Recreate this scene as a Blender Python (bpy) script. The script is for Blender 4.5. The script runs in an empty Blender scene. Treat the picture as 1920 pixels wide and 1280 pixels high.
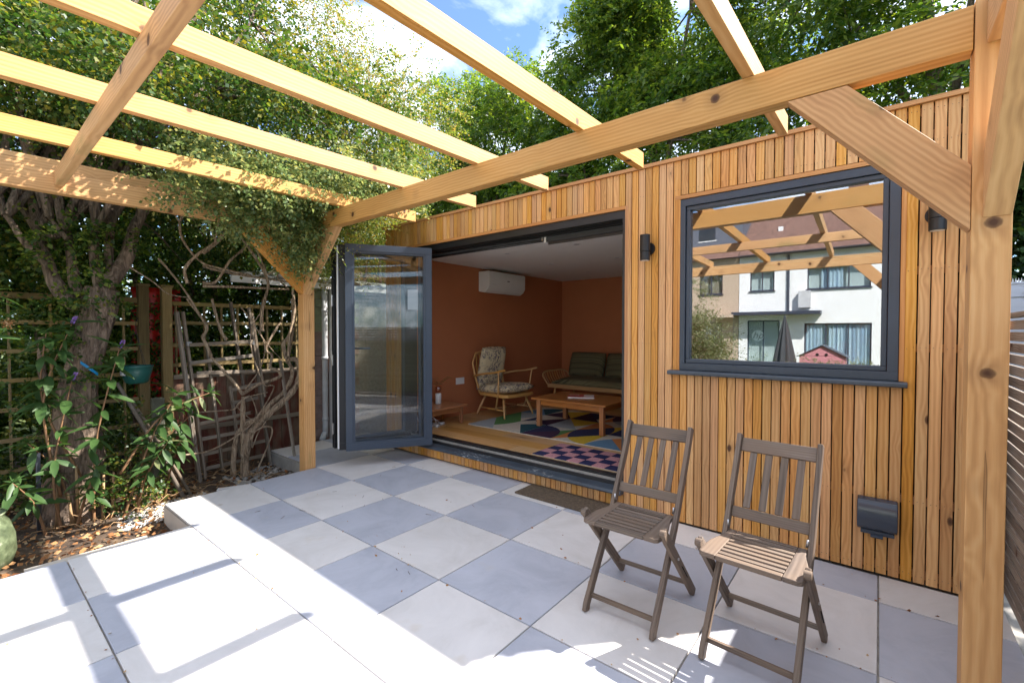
import bpy, bmesh, math, random
import numpy as np
from mathutils import Vector, Matrix
random.seed(11); RNG = np.random.default_rng(7)
S = bpy.context.scene
C = bpy.context.collection
R = math.radians

# ------------------------------------------------------------ camera
cd = bpy.data.cameras.new('camera'); cam = bpy.data.objects.new('camera', cd); C.objects.link(cam)
cd.sensor_width = 36; cd.lens = 15.954; cd.clip_start = .05; cd.clip_end = 300
yaw, pitch, roll = R(38.9546), R(-1.1964), R(0.042)
fw = Vector((-math.sin(yaw)*math.cos(pitch), math.cos(yaw)*math.cos(pitch), math.sin(pitch)))
rt = Vector((math.cos(yaw), math.sin(yaw), 0)); up = rt.cross(fw)
r2 = rt*math.cos(roll)+up*math.sin(roll); u2 = up*math.cos(roll)-rt*math.sin(roll)
M = Matrix((( r2.x, u2.x, -fw.x, 3.585), (r2.y, u2.y, -fw.y, -3.106), (r2.z, u2.z, -fw.z, 1.301), (0, 0, 0, 1)))
cam.matrix_world = M
S.camera = cam
# ------------------------------------------------------------ sky and sun
w = bpy.data.worlds.new('World'); S.world = w; w.use_nodes = True
nt = w.node_tree; nt.nodes.clear(); N = nt.nodes.new; L = nt.links.new
SUN = Vector((.68, .755, 1)).normalized()
sky = N('ShaderNodeTexSky'); sky.sky_type = 'NISHITA'; sky.sun_disc = False
sky.sun_elevation = math.asin(SUN.z); sky.sun_rotation = math.atan2(SUN.x, SUN.y)
sky.air_density = 1.0; sky.dust_density = .6; sky.ozone_density = 1.5
SKX = 4.35
tc = N('ShaderNodeTexCoord'); sp = N('ShaderNodeSeparateXYZ'); L(tc.outputs['Generated'], sp.inputs[0])
mx = N('ShaderNodeMath'); mx.operation = 'MAXIMUM'; L(sp.outputs['Z'], mx.inputs[0]); mx.inputs[1].default_value = .06
vd = N('ShaderNodeVectorMath'); vd.operation = 'DIVIDE'; L(tc.outputs['Generated'], vd.inputs[0])
cb = N('ShaderNodeCombineXYZ')
for k in range(3): L(mx.outputs[0], cb.inputs[k])
L(cb.outputs[0], vd.inputs[1])
nz = N('ShaderNodeTexNoise'); nz.inputs['Scale'].default_value = 1.7; nz.inputs['Detail'].default_value = 9; nz.inputs['Roughness'].default_value = .56
nz.inputs['Distortion'].default_value = .35
va = N('ShaderNodeVectorMath'); va.operation = 'ADD'; L(vd.outputs[0], va.inputs[0]); va.inputs[1].default_value = (SKX, 2.2, .0)
L(va.outputs[0], nz.inputs['Vector'])
cr = N('ShaderNodeValToRGB'); cr.color_ramp.elements[0].position = .40; cr.color_ramp.elements[1].position = .72
cr.color_ramp.elements[0].color = (.05, .05, .05, 1)
L(nz.outputs['Fac'], cr.inputs[0])
mixc = N('ShaderNodeMixRGB'); L(cr.outputs[0], mixc.inputs[0]); sdim = N('ShaderNodeMixRGB'); sdim.blend_type = 'MULTIPLY'; sdim.inputs[0].default_value = 1; sdim.inputs[2].default_value = (.22, .38, .50, 1); L(sky.outputs[0], sdim.inputs[1]); L(sdim.outputs[0], mixc.inputs[1])
mixc.inputs[2].default_value = (6.4, 6.7, 7.3, 1)
bg = N('ShaderNodeBackground'); bg.inputs['Strength'].default_value = .105; L(mixc.outputs[0], bg.inputs['Color'])
wo = N('ShaderNodeOutputWorld'); L(bg.outputs[0], wo.inputs[0])
sd = bpy.data.lights.new('sun', 'SUN'); sd.energy = 3.1; sd.angle = R(.55); sd.color = (1, .94, .87)
so = bpy.data.objects.new('sun', sd); C.objects.link(so)
so.rotation_euler = SUN.to_track_quat('Z', 'Y').to_euler(); so.location = (6, 6, 9)
S.view_settings.view_transform = 'Standard'; S.view_settings.look = 'None'
S.view_settings.gamma = 1; S.view_settings.exposure = 2.4; S.view_settings.use_curve_mapping = False
S.cycles.max_bounces = 10; S.cycles.transparent_max_bounces = 16; S.cycles.diffuse_bounces = 5; S.cycles.glossy_bounces = 4
S.cycles.sample_clamp_indirect = 6

# ------------------------------------------------------------ material helpers
def new_mat(name):
    m = bpy.data.materials.new(name); m.use_nodes = True; n = m.node_tree
    b = n.nodes['Principled BSDF']; return m, n, b
def ramp(n, fac, stops):
    r = n.nodes.new('ShaderNodeValToRGB'); e = r.color_ramp.elements
    e[0].position, e[0].color = stops[0][0], (*stops[0][1], 1)
    e[1].position, e[1].color = stops[-1][0], (*stops[-1][1], 1)
    for p, c in stops[1:-1]:
        k = e.new(p); k.color = (*c, 1)
    n.links.new(fac, r.inputs[0]); return r.outputs[0]
def mapping(n, scale, obj_off=True, src='Object'):
    t = n.nodes.new('ShaderNodeTexCoord'); m = n.nodes.new('ShaderNodeMapping'); m.inputs['Scale'].default_value = scale
    if obj_off:
        oi = n.nodes.new('ShaderNodeObjectInfo'); mu = n.nodes.new('ShaderNodeVectorMath'); mu.operation = 'MULTIPLY_ADD'
        cx = n.nodes.new('ShaderNodeCombineXYZ')
        for k in range(3): n.links.new(oi.outputs['Random'], cx.inputs[k])
        n.links.new(cx.outputs[0], mu.inputs[0]); mu.inputs[1].default_value = (31, 17, 23)
        n.links.new(t.outputs[src], mu.inputs[2]); n.links.new(mu.outputs[0], m.inputs['Vector'])
    else: n.links.new(t.outputs[src], m.inputs['Vector'])
    return m.outputs[0]
def noise(n, vec, scale=1, detail=4, rough=.5, dist=0):
    t = n.nodes.new('ShaderNodeTexNoise'); t.inputs['Scale'].default_value = scale; t.inputs['Detail'].default_value = detail
    t.inputs['Roughness'].default_value = rough; t.inputs['Distortion'].default_value = dist
    n.links.new(vec, t.inputs['Vector']); return t.outputs['Fac']
def math_(n, op, a, b=None, clamp=False):
    t = n.nodes.new('ShaderNodeMath'); t.operation = op; t.use_clamp = clamp
    for k, v in enumerate((a, b)):
        if v is None: continue
        if isinstance(v, (int, float)): t.inputs[k].default_value = v
        else: n.links.new(v, t.inputs[k])
    return t.outputs[0]
def mixcol(n, fac, a, b, mode='MIX'):
    t = n.nodes.new('ShaderNodeMixRGB'); t.blend_type = mode
    for k, v in enumerate((fac, a, b)):
        if isinstance(v, (int, float)): t.inputs[k].default_value = v
        elif isinstance(v, tuple): t.inputs[k].default_value = (*v, 1)
        else: n.links.new(v, t.inputs[k])
    return t.outputs[0]
def bump(n, b, h, s=.3, d=.01):
    t = n.nodes.new('ShaderNodeBump'); t.inputs['Strength'].default_value = s; t.inputs['Distance'].default_value = d
    n.links.new(h, t.inputs['Height']); n.links.new(t.outputs[0], b.inputs['Normal'])
def plain(name, col, rough=.5, metal=0, var=.12, vs=6, bmp=0, spec=.5):
    m, n, b = new_mat(name); v = mapping(n, (1, 1, 1))
    f = noise(n, v, vs, 5, .6)
    c = ramp(n, f, [(.3, tuple(x*(1-var) for x in col)), (.7, tuple(min(1, x*(1+var)) for x in col))])
    n.links.new(c, b.inputs['Base Color']); b.inputs['Roughness'].default_value = rough; b.inputs['Metallic'].default_value = metal
    b.inputs['Specular IOR Level'].default_value = spec
    if bmp: bump(n, b, noise(n, v, vs*12, 4), bmp, .002)
    return m
def wood(name, dark, mid, light, ring=9, knots=True, rough=.6, vary=.25, green=False, knot_d=(6, 5.5, 5.5), fine=1.0, worn=None, checks=False, kthr=.74):
    # grain runs along local X; rings from stretched distorted coordinates
    m, n, b = new_mat(name)
    v = mapping(n, (.35, 1, 1))
    n1 = noise(n, v, 2.2, 3, .5)
    vk = n.nodes.new('ShaderNodeTexVoronoi'); vk.inputs['Scale'].default_value = 1
    n.links.new(mapping(n, knot_d), vk.inputs['Vector'])
    wv = n.nodes.new('ShaderNodeTexWave'); wv.wave_type = 'RINGS'; wv.rings_direction = 'X'
    wv.inputs['Scale'].default_value = ring*2.6; wv.inputs['Distortion'].default_value = 4.0; wv.inputs['Detail'].default_value = 2.0
    wv.inputs['Detail Scale'].default_value = .9; wv.inputs['Detail Roughness'].default_value = .45
    v3 = mapping(n, (.10, 1.0, 1.15)); n.links.new(v3, wv.inputs['Vector'])
    if knots: n.links.new(math_(n, 'MULTIPLY', ramp(n, vk.outputs['Distance'], [(.0, (1, 1, 1)), (.2, (.35, .35, .35)), (.5, (0, 0, 0))]), 9.0), wv.inputs['Phase Offset'])
    v2 = mapping(n, (5*fine, 95*fine, 95*fine)); fib = noise(n, v2, 1, 4, .6)
    f = math_(n, 'ADD', math_(n, 'MULTIPLY', wv.outputs['Fac'], .17), math_(n, 'MULTIPLY', fib, .33))
    f = math_(n, 'ADD', f, math_(n, 'MULTIPLY', n1, .58))
    col = ramp(n, f, [(.32, dark), (.53, mid), (.76, light)])
    oi = n.nodes.new('ShaderNodeObjectInfo')
    hv = n.nodes.new('ShaderNodeHueSaturation'); n.links.new(col, hv.inputs['Color'])
    n.links.new(math_(n, 'ADD', math_(n, 'MULTIPLY', oi.outputs['Random'], 2*vary), 1-vary), hv.inputs['Value'])
    r3 = math_(n, 'FRACT', math_(n, 'MULTIPLY', oi.outputs['Random'], 7.31))
    n.links.new(math_(n, 'ADD', math_(n, 'MULTIPLY', r3, .007), .4965), hv.inputs['Hue'])
    n.links.new(math_(n, 'ADD', math_(n, 'MULTIPLY', math_(n, 'FRACT', math_(n, 'MULTIPLY', oi.outputs['Random'], 13.7)), .22), .86), hv.inputs['Saturation'])
    col = hv.outputs[0]
    if worn:
        col = mixcol(n, math_(n, 'MULTIPLY', ramp(n, noise(n, mapping(n, (2, 5, 5)), 1.5, 4), [(.42, (0, 0, 0)), (.62, (1, 1, 1))]), .8), col, worn)
    if knots:
        sep = n.nodes.new('ShaderNodeSeparateColor'); n.links.new(vk.outputs['Color'], sep.inputs[0])
        on = math_(n, 'GREATER_THAN', sep.outputs[0], kthr)
        k = ramp(n, math_(n, 'ADD', vk.outputs['Distance'], math_(n, 'MULTIPLY', math_(n, 'SUBTRACT', noise(n, mapping(n, (30, 60, 60)), 1, 3), .5), .05)), [(.05, (1, 1, 1)), (.10, (.8, .8, .8)), (.125, (.22, .22, .22)), (.24, (.10, .10, .10)), (.34, (0, 0, 0))])
        k = math_(n, 'MULTIPLY', k, on)
        col = mixcol(n, k, col, (.075, .03, .012))
    if checks:
        ck = ramp(n, noise(n, mapping(n, (1.3, 42, 42)), 1, 2, .4, .3), [(.685, (0, 0, 0)), (.70, (.75, .75, .75)), (.72, (.3, .3, .3))])
        ck = math_(n, 'MULTIPLY', ck, ramp(n, noise(n, mapping(n, (1, 4, 4)), 1.1, 1), [(.5, (0, 0, 0)), (.6, (1, 1, 1))]))
        col = mixcol(n, ck, col, (.10, .045, .018))
    if green:
        g = ramp(n, noise(n, mapping(n, (1.1, 3, 3)), 1.6, 4), [(.60, (0, 0, 0)), (.74, (.55, .55, .55))])
        col = mixcol(n, g, col, (.22, .20, .06))
    n.links.new(col, b.inputs['Base Color'])
    b.inputs['Roughness'].default_value = rough; b.inputs['Specular IOR Level'].default_value = .35
    bump(n, b, f, .25, .002)
    return m
MT = {}
MT['pine'] = wood('pergola_pine', (.44, .205, .058), (.59, .308, .10), (.69, .41, .165), ring=7, green=True, vary=.10, checks=True, kthr=.22)
MT['cedar'] = wood('cedar_batten', (.42, .175, .042), (.60, .285, .078), (.72, .41, .14), ring=11, vary=.14, knot_d=(5, 9, 9), rough=.55)
MT['cedar_trim'] = wood('cedar_trim', (.38, .16, .05), (.52, .235, .08), (.62, .32, .12), ring=11, vary=.05, knots=False)
MT['teak'] = wood('weathered_teak', (.070, .050, .038), (.14, .103, .078), (.225, .175, .135), ring=12, knots=False, rough=.62, vary=.14, worn=(.17, .12, .085), fine=.6)
MT['oldwood'] = wood('old_grey_wood', (.09, .065, .045), (.19, .15, .11), (.33, .28, .22), ring=12, rough=.85, vary=.25)
MT['fencewood'] = wood('trellis_wood', (.10, .07, .025), (.22, .155, .06), (.34, .26, .12), ring=12, rough=.85, vary=.25, green=True)
MT['redboard'] = wood('red_brown_board', (.05, .014, .009), (.13, .035, .02), (.22, .075, .045), ring=10, rough=.8, vary=.35, worn=(.19, .15, .10))
MT['greyslat'] = wood('silvered_slat', (.13, .10, .08), (.26, .21, .17), (.40, .35, .30), ring=12, rough=.8, vary=.2)
MT['oakfloor'] = wood('oak_floor', (.36, .18, .06), (.54, .29, .10), (.64, .38, .15), ring=6, rough=.42, vary=.14, knot_d=(1.4, 5, 5))
MT['teakfurn'] = wood('orange_teak', (.26, .085, .02), (.40, .145, .035), (.50, .20, .06), ring=8, knots=False, rough=.32, vary=.06)
MT['elm'] = wood('honey_elm', (.38, .18, .05), (.55, .29, .085), (.64, .36, .13), ring=10, knots=False, rough=.3, vary=.05)
MT['frame'] = plain('anthracite_frame', (.036, .050, .074), .38, 0, .08)
MT['black'] = plain('black_metal', (.012, .012, .014), .42, 0, .1)
MT['membrane'] = plain('black_membrane', (.008, .008, .008), .9, 0, .1)
MT['silver'] = plain('bright_metal', (.55, .55, .56), .3, 1, .05)
MT['white'] = plain('white_plastic', (.78, .77, .75), .35, 0, .02)
MT['ceiling'] = plain('white_ceiling', (.80, .77, .73), .8, 0, .02)
MT['terracotta'] = plain('terracotta_paint', (.46, .16, .065), .75, 0, .04, 3, .05)
MT['charcoal'] = plain('charcoal_fabric', (.05, .052, .055), .9, 0, .1)
MT['roof'] = plain('roof_felt', (.05, .05, .05), .9)
MT['slab_edge'] = plain('stone_edge', (.52, .46, .39), .8, 0, .1, 5, .2)
MT['concrete'] = plain('concrete', (.33, .31, .28), .9, 0, .2, 6, .5)
MT['pipe'] = plain('pale_grey_pipe', (.52, .53, .54), .5, 0, .1)
MT['galv'] = plain('galvanised', (.45, .46, .47), .35, .8, .15)

def tile_mat(name, base, dark, warm):
    m, n, b = new_mat(name); v = mapping(n, (1, 1, 1))
    f = noise(n, v, 2.6, 8, .68, .9)
    c = ramp(n, f, [(.34, dark), (.52, base), (.75, tuple(min(1, x*1.10) for x in base))])
    st = ramp(n, noise(n, v, 5.5, 3, .5), [(.66, (0, 0, 0)), (.76, (.38, .38, .38))])
    c = mixcol(n, st, c, warm)
    vk = n.nodes.new('ShaderNodeTexVoronoi'); vk.inputs['Scale'].default_value = 3.1; n.links.new(v, vk.inputs['Vector'])
    sep = n.nodes.new('ShaderNodeSeparateColor'); n.links.new(vk.outputs['Color'], sep.inputs[0])
    k = math_(n, 'MULTIPLY', ramp(n, vk.outputs['Distance'], [(.03, (.55, .55, .55)), (.075, (0, 0, 0))]), math_(n, 'GREATER_THAN', sep.outputs[1], .62))
    c = mixcol(n, k, c, (.36, .26, .17))
    sc = noise(n, mapping(n, (1, 14, 1)), 7, 3, .6, 2.0)
    c = mixcol(n, math_(n, 'MULTIPLY', ramp(n, sc, [(.66, (0, 0, 0)), (.74, (1, 1, 1))]), .12), c, (.8, .8, .8))
    oi = n.nodes.new('ShaderNodeObjectInfo'); hv = n.nodes.new('ShaderNodeHueSaturation'); n.links.new(c, hv.inputs['Color'])
    n.links.new(math_(n, 'ADD', math_(n, 'MULTIPLY', oi.outputs['Random'], .10), .95), hv.inputs['Value'])
    n.links.new(hv.outputs[0], b.inputs['Base Color']); b.inputs['Roughness'].default_value = .62
    b.inputs['Specular IOR Level'].default_value = .35
    bump(n, b, noise(n, v, 22, 6, .65), .25, .002)
    return m
MT['cream'] = tile_mat('cream_paving', (.63, .60, .58), (.565, .535, .51), (.55, .47, .37))
MT['bluegrey'] = tile_mat('blue_grey_paving', (.42, .43, .48), (.36, .37, .42), (.44, .42, .40))
MT['grout'] = plain('grout', (.30, .27, .23), .9, 0, .25, 30)

def soil_mat():
    m, n, b = new_mat('soil'); v = mapping(n, (1, 1, 1), False)
    c = ramp(n, noise(n, v, 9, 8, .7), [(.35, (.035, .022, .014)), (.55, (.10, .065, .04)), (.72, (.22, .16, .10))])
    n.links.new(c, b.inputs['Base Color']); b.inputs['Roughness'].default_value = .95
    bump(n, b, noise(n, v, 40, 6, .7), .8, .02); return m
MT['soil'] = soil_mat()
def grass_mat():
    m, n, b = new_mat('lawn'); v = mapping(n, (1, 1, 1), False)
    c = ramp(n, noise(n, v, 7, 8, .7), [(.3, (.04, .06, .015)), (.55, (.09, .12, .03)), (.75, (.17, .17, .06))])
    n.links.new(c, b.inputs['Base Color']); b.inputs['Roughness'].default_value = .95; return m
MT['lawn'] = grass_mat()

def leaf_mat(name, cols, trans=.35, rough=.45, patch=1.2):
    m = bpy.data.materials.new(name); m.use_nodes = True; n = m.node_tree; n.nodes.clear()
    g = n.nodes.new('ShaderNodeNewGeometry')
    v = mapping(n, (1, 1, 1), False)
    f = math_(n, 'ADD', math_(n, 'MULTIPLY', g.outputs['Random Per Island'], .65), math_(n, 'MULTIPLY', noise(n, v, patch, 3), .5))
    k = len(cols); c = ramp(n, f, [(.12+.75*i/(k-1), cols[i]) for i in range(k)])
    d = n.nodes.new('ShaderNodeBsdfPrincipled'); n.links.new(c, d.inputs['Base Color']); d.inputs['Roughness'].default_value = rough
    d.inputs['Specular IOR Level'].default_value = .4
    t = n.nodes.new('ShaderNodeBsdfTranslucent'); hv = n.nodes.new('ShaderNodeHueSaturation')
    n.links.new(c, hv.inputs['Color']); hv.inputs['Value'].default_value = 1.7; hv.inputs['Saturation'].default_value = 1.15; hv.inputs['Hue'].default_value = .485
    n.links.new(hv.outputs[0], t.inputs['Color'])
    mx = n.nodes.new('ShaderNodeMixShader'); mx.inputs[0].default_value = trans
    n.links.new(d.outputs[0], mx.inputs[1]); n.links.new(t.outputs[0], mx.inputs[2])
    o = n.nodes.new('ShaderNodeOutputMaterial'); n.links.new(mx.outputs[0], o.inputs[0]); return m
MT['leaf_haw'] = leaf_mat('hawthorn_leaf', [(.016, .045, .012), (.028, .07, .016), (.048, .10, .022), (.09, .14, .03), (.20, .19, .035)], .4)
MT['leaf_climb'] = leaf_mat('climber_leaf', [(.06, .12, .05), (.12, .18, .07), (.20, .26, .10), (.32, .31, .10)], .4, .35)
MT['leaf_gold'] = leaf_mat('golden_leaf', [(.05, .09, .02), (.10, .15, .03), (.18, .22, .045), (.32, .24, .07)], .45)
MT['leaf_ash'] = leaf_mat('ash_leaf', [(.028, .066, .015), (.055, .11, .022), (.10, .165, .03), (.20, .25, .045)], .52, patch=.5)
MT['leaf_ivy'] = leaf_mat('ivy_leaf', [(.008, .026, .008), (.018, .05, .012), (.04, .085, .02), (.10, .15, .03)], .25)
MT['leaf_hedge'] = leaf_mat('hedge_leaf', [(.014, .04, .010), (.035, .08, .017), (.08, .145, .028), (.20, .25, .05)], .45)
MT['leaf_bud'] = leaf_mat('buddleia_leaf', [(.014, .042, .014), (.03, .075, .02), (.075, .13, .035)], .3, .45)
MT['leaf_pale'] = leaf_mat('pale_shrub_leaf', [(.09, .13, .05), (.16, .19, .08), (.26, .26, .13)], .35)
MT['litter'] = leaf_mat('leaf_litter', [(.10, .04, .015), (.26, .10, .03), (.42, .22, .09), (.50, .36, .20)], .1, .8)

def bark_mat(name, a, b_, c_, sc=1):
    m, n, b = new_mat(name); v = mapping(n, (14*sc, 14*sc, 3.2*sc))
    f = noise(n, v, 1.5, 7, .68, 1.2)
    c = ramp(n, f, [(.34, a), (.52, b_), (.70, c_)])
    n.links.new(c, b.inputs['Base Color']); b.inputs['Roughness'].default_value = .9
    bump(n, b, f, 1.0, .05); return m
MT['bark'] = bark_mat('hawthorn_bark', (.045, .03, .02), (.22, .155, .11), (.42, .31, .23))
MT['vine'] = bark_mat('vine_bark', (.13, .085, .05), (.40, .29, .19), (.60, .48, .34), 1.6)
MT['twig'] = plain('dry_twig', (.32, .20, .10), .9, 0, .35, 9)
MT['stem'] = plain('brown_green_stem', (.21, .11, .05), .7, 0, .3, 5)

def glass_mat(name, refl, tint, rmin=.0):
    m = bpy.data.materials.new(name); m.use_nodes = True; n = m.node_tree; n.nodes.clear()
    tr = n.nodes.new('ShaderNodeBsdfTransparent'); tr.inputs[0].default_value = (*tint, 1)
    gl = n.nodes.new('ShaderNodeBsdfGlossy'); gl.inputs['Roughness'].default_value = 0; gl.inputs[0].default_value = (.93, .95, 1, 1)
    fr = n.nodes.new('ShaderNodeFresnel'); g_ = n.nodes.new('ShaderNodeNewGeometry'); n.links.new(math_(n, 'SUBTRACT', 1.5, math_(n, 'MULTIPLY', g_.outputs['Backfacing'], 1.5-1/1.5)), fr.inputs[0])
    f = math_(n, 'ADD', math_(n, 'MULTIPLY', fr.outputs[0], refl), rmin, True)
    mx = n.nodes.new('ShaderNodeMixShader'); n.links.new(f, mx.inputs[0]); n.links.new(tr.outputs[0], mx.inputs[1]); n.links.new(gl.outputs[0], mx.inputs[2])
    o = n.nodes.new('ShaderNodeOutputMaterial'); n.links.new(mx.outputs[0], o.inputs[0]); return m
MT['glass'] = glass_mat('coated_window_glass', 1.5, (.75, .78, .78), .20)
MT['doorglass'] = glass_mat('door_glass', .7, (.93, .94, .93), .0)

# ------------------------------------------------------------ mesh helpers
class MB:
    def __init__(s): s.v = []; s.f = []
    def add(s, vs, fs):
        o = len(s.v); s.v += [tuple(v) for v in vs]; s.f += [tuple(i+o for i in f) for f in fs]; return s
    def box(s, x0, x1, y0, y1, z0, z1, m=None):
        vs = [Vector(p) for p in ((x0,y0,z0),(x1,y0,z0),(x1,y1,z0),(x0,y1,z0),(x0,y0,z1),(x1,y0,z1),(x1,y1,z1),(x0,y1,z1))]
        if m is not None: vs = [m @ v for v in vs]
        return s.add(vs, [(0,3,2,1),(4,5,6,7),(0,1,5,4),(1,2,6,5),(2,3,7,6),(3,0,4,7)])
    def bar(s, p0, p1, w, h, upv=(0,0,1)):
        m, l = frame(p0, p1, upv); return s.box(0, l, -w/2, w/2, -h/2, h/2, m)
    def tube(s, pts, rad, n=8, caps=True):
        pts = [Vector(p) for p in pts]
        if not isinstance(rad, (list, tuple)): rad = [rad]*len(pts)
        t = (pts[1]-pts[0]).normalized(); a = t.orthogonal().normalized(); o = len(s.v)
        for i, p in enumerate(pts):
            t2 = (pts[min(i+1, len(pts)-1)]-pts[max(i-1, 0)])
            if t2.length > 1e-9:
                t2.normalize(); q = t.rotation_difference(t2); a = (q @ a); a = (a-t2*a.dot(t2)).normalized(); t = t2
            b = t.cross(a)
            for k in range(n):
                th = 2*math.pi*k/n; s.v.append(tuple(p+(a*math.cos(th)+b*math.sin(th))*rad[i]))
        for i in range(len(pts)-1):
            for k in range(n):
                k2 = (k+1) % n; s.f.append((o+i*n+k, o+i*n+k2, o+(i+1)*n+k2, o+(i+1)*n+k))
        if caps:
            s.f.append(tuple(o+k for k in reversed(range(n)))); e = o+(len(pts)-1)*n; s.f.append(tuple(e+k for k in range(n)))
        return s
    def lathe(s, prof, n=24, c=(0,0,0)):
        o = len(s.v)
        for r, z in prof:
            for k in range(n):
                th = 2*math.pi*k/n; s.v.append((c[0]+r*math.cos(th), c[1]+r*math.sin(th), c[2]+z))
        for i in range(len(prof)-1):
            for k in range(n):
                k2 = (k+1) % n; s.f.append((o+i*n+k, o+i*n+k2, o+(i+1)*n+k2, o+(i+1)*n+k))
        s.f.append(tuple(o+k for k in reversed(range(n)))); e = o+(len(prof)-1)*n; s.f.append(tuple(e+k for k in range(n)))
        return s
    def prism(s, poly, axis, a, b):
        # poly in the two other axes, extruded along axis from a to b
        def P(u, v, t): return {'x': (t, u, v), 'y': (u, t, v), 'z': (u, v, t)}[axis]
        n = len(poly); vs = [P(u, v, a) for u, v in poly]+[P(u, v, b) for u, v in poly]
        fs = [tuple(range(n)), tuple(reversed(range(n, 2*n)))]+[(i, n+i, n+(i+1) % n, (i+1) % n) for i in range(n)]
        return s.add(vs, fs)
    def mesh(s, name):
        me = bpy.data.meshes.new(name); me.from_pydata(s.v, [], s.f); me.validate()
        bm = bmesh.new(); bm.from_mesh(me); bmesh.ops.recalc_face_normals(bm, faces=bm.faces); bm.to_mesh(me); bm.free(); return me
    def build(s, name, mat, parent=None, smooth=False, bevel=0, seg=2):
        me = s.mesh(name); return obj(name, me, mat, parent, smooth, bevel, seg)
def frame(p0, p1, upv=(0,0,1)):
    p0, p1 = Vector(p0), Vector(p1); x = (p1-p0); l = x.length; x.normalize(); u = Vector(upv)
    if abs(x.dot(u)) > .99: u = Vector((0, 1, 0))
    y = u.cross(x).normalized(); z = x.cross(y)
    return Matrix(((x.x,y.x,z.x,p0.x),(x.y,y.y,z.y,p0.y),(x.z,y.z,z.z,p0.z),(0,0,0,1))), l
def obj(name, me, mat, parent=None, smooth=False, bevel=0, seg=2):
    if mat is not None and not me.materials: me.materials.append(mat)
    o = bpy.data.objects.new(name, me); C.objects.link(o)
    if parent is not None: o.parent = parent
    if smooth:
        me.polygons.foreach_set('use_smooth', [True]*len(me.polygons))
    if bevel:
        md = o.modifiers.new('bevel', 'BEVEL'); md.width = bevel; md.segments = seg; md.limit_method = 'ANGLE'; md.angle_limit = R(40)
        me.polygons.foreach_set('use_smooth', [True]*len(me.polygons))
        try: md.harden_normals = True
        except Exception: pass
    return o
def tag(o, label=None, cat=None, group=None, kind=None):
    if label: o['label'] = label
    if cat: o['category'] = cat
    if group: o['group'] = group
    if kind: o['kind'] = kind
    return o
def thing(name, label, cat, loc=(0,0,0), group=None, rz=0):
    o = bpy.data.objects.new(name, None); C.objects.link(o); o.location = loc; o.rotation_euler = (0,0,rz); o.empty_display_size = .1
    return tag(o, label, cat, group)
def beam(name, p0, p1, w_, h_, mat, parent, upv=(0,0,1), bevel=.003):
    # box whose local X runs along the timber (for the grain); parent is an Empty at origin
    m, l = frame(p0, p1, upv); b = MB().box(0, l, -w_/2, w_/2, -h_/2, h_/2)
    o = b.build(name, mat, parent, bevel=bevel); o.matrix_local = m; return o
def box_obj(name, dims, mat, parent=None, bevel=0):
    # box with local X along its longest side so wood grain follows it; mesh centred at its min corner
    x0, x1, y0, y1, z0, z1 = dims; d = [x1-x0, y1-y0, z1-z0]; k = d.index(max(d))
    c = Vector(((x0+x1)/2, (y0+y1)/2, (z0+z1)/2)); ax = [Vector((1,0,0)), Vector((0,1,0)), Vector((0,0,1))]
    X = ax[k]; Y = ax[(k+1) % 3]; Z = ax[(k+2) % 3]; l, w_, h_ = d[k], d[(k+1) % 3], d[(k+2) % 3]
    o = MB().box(-l/2, l/2, -w_/2, w_/2, -h_/2, h_/2).build(name, mat, parent, bevel=bevel)
    o.matrix_local = Matrix(((X.x,Y.x,Z.x,c.x),(X.y,Y.y,Z.y,c.y),(X.z,Y.z,Z.z,c.z),(0,0,0,1))); return o
def np_mesh(name, V, F, mat, parent=None, nper=3):
    me = bpy.data.meshes.new(name); nv, nf = len(V), len(F)
    me.vertices.add(nv); me.vertices.foreach_set('co', np.asarray(V, np.float32).ravel())
    me.loops.add(nf*nper); me.loops.foreach_set('vertex_index', np.asarray(F, np.int32).ravel())
    me.polygons.add(nf); me.polygons.foreach_set('loop_start', np.arange(0, nf*nper, nper, dtype=np.int32))
    me.polygons.foreach_set('loop_total', np.full(nf, nper, np.int32)); me.update(); me.validate()
    return obj(name, me, mat, parent)
def smooth_path(pts, k=4):
    pts = [Vector(p) for p in pts]; out = []
    for i in range(len(pts)-1):
        p0 = pts[max(i-1, 0)]; p1 = pts[i]; p2 = pts[i+1]; p3 = pts[min(i+2, len(pts)-1)]
        for t in range(k):
            u = t/k; out.append(.5*((2*p1)+(p2-p0)*u+(2*p0-5*p1+4*p2-p3)*u*u+(3*p1-p0-3*p2+p3)*u**3))
    out.append(pts[-1]); return out
# ------------------------------------------------------------ ground and patio
g = MB().box(-60, 60, -70, 60, -.6, -.17).build('ground', MT['lawn']); tag(g, kind='structure')
def soil_sheet():
    n = 46; x0, x1, y0, y1 = -4.2, .0, -5.2, 1.0; V = []; F = []
    for i in range(n+1):
        for j in range(n+1):
            x = x0+(x1-x0)*i/n; y = y0+(y1-y0)*j/n
            V.append((x, y, -.145+.022*math.sin(x*7.1+y*3.3)*math.sin(y*6.7-x*2.1)+random.uniform(-.008, .008)))
    for i in range(n):
        for j in range(n): F.append((i*(n+1)+j, (i+1)*(n+1)+j, (i+1)*(n+1)+j+1, i*(n+1)+j+1))
    return np_mesh('flower_bed_soil', V, F, MT['soil'], None, 4)
tag(soil_sheet(), kind='structure')
patio = MB()
tag(MB().box(4.062, 5.0, -5.2, 4, -.165, -.03).build('side_path', MT['concrete']), kind='structure')
patio.box(-1.6, 4.06, -.91, .3, -.16, -.0125); patio.box(-.597, 4.06, -2.11, -.91, -.16, -.012); patio.box(.003, 4.06, -5.2, -2.11, -.16, -.0122)
patio = tag(patio.build('patio', MT['grout']), kind='structure')
ROWS = [0, -.31]+[-.31-.6*k for k in range(1, 9)]
TM = {}
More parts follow.
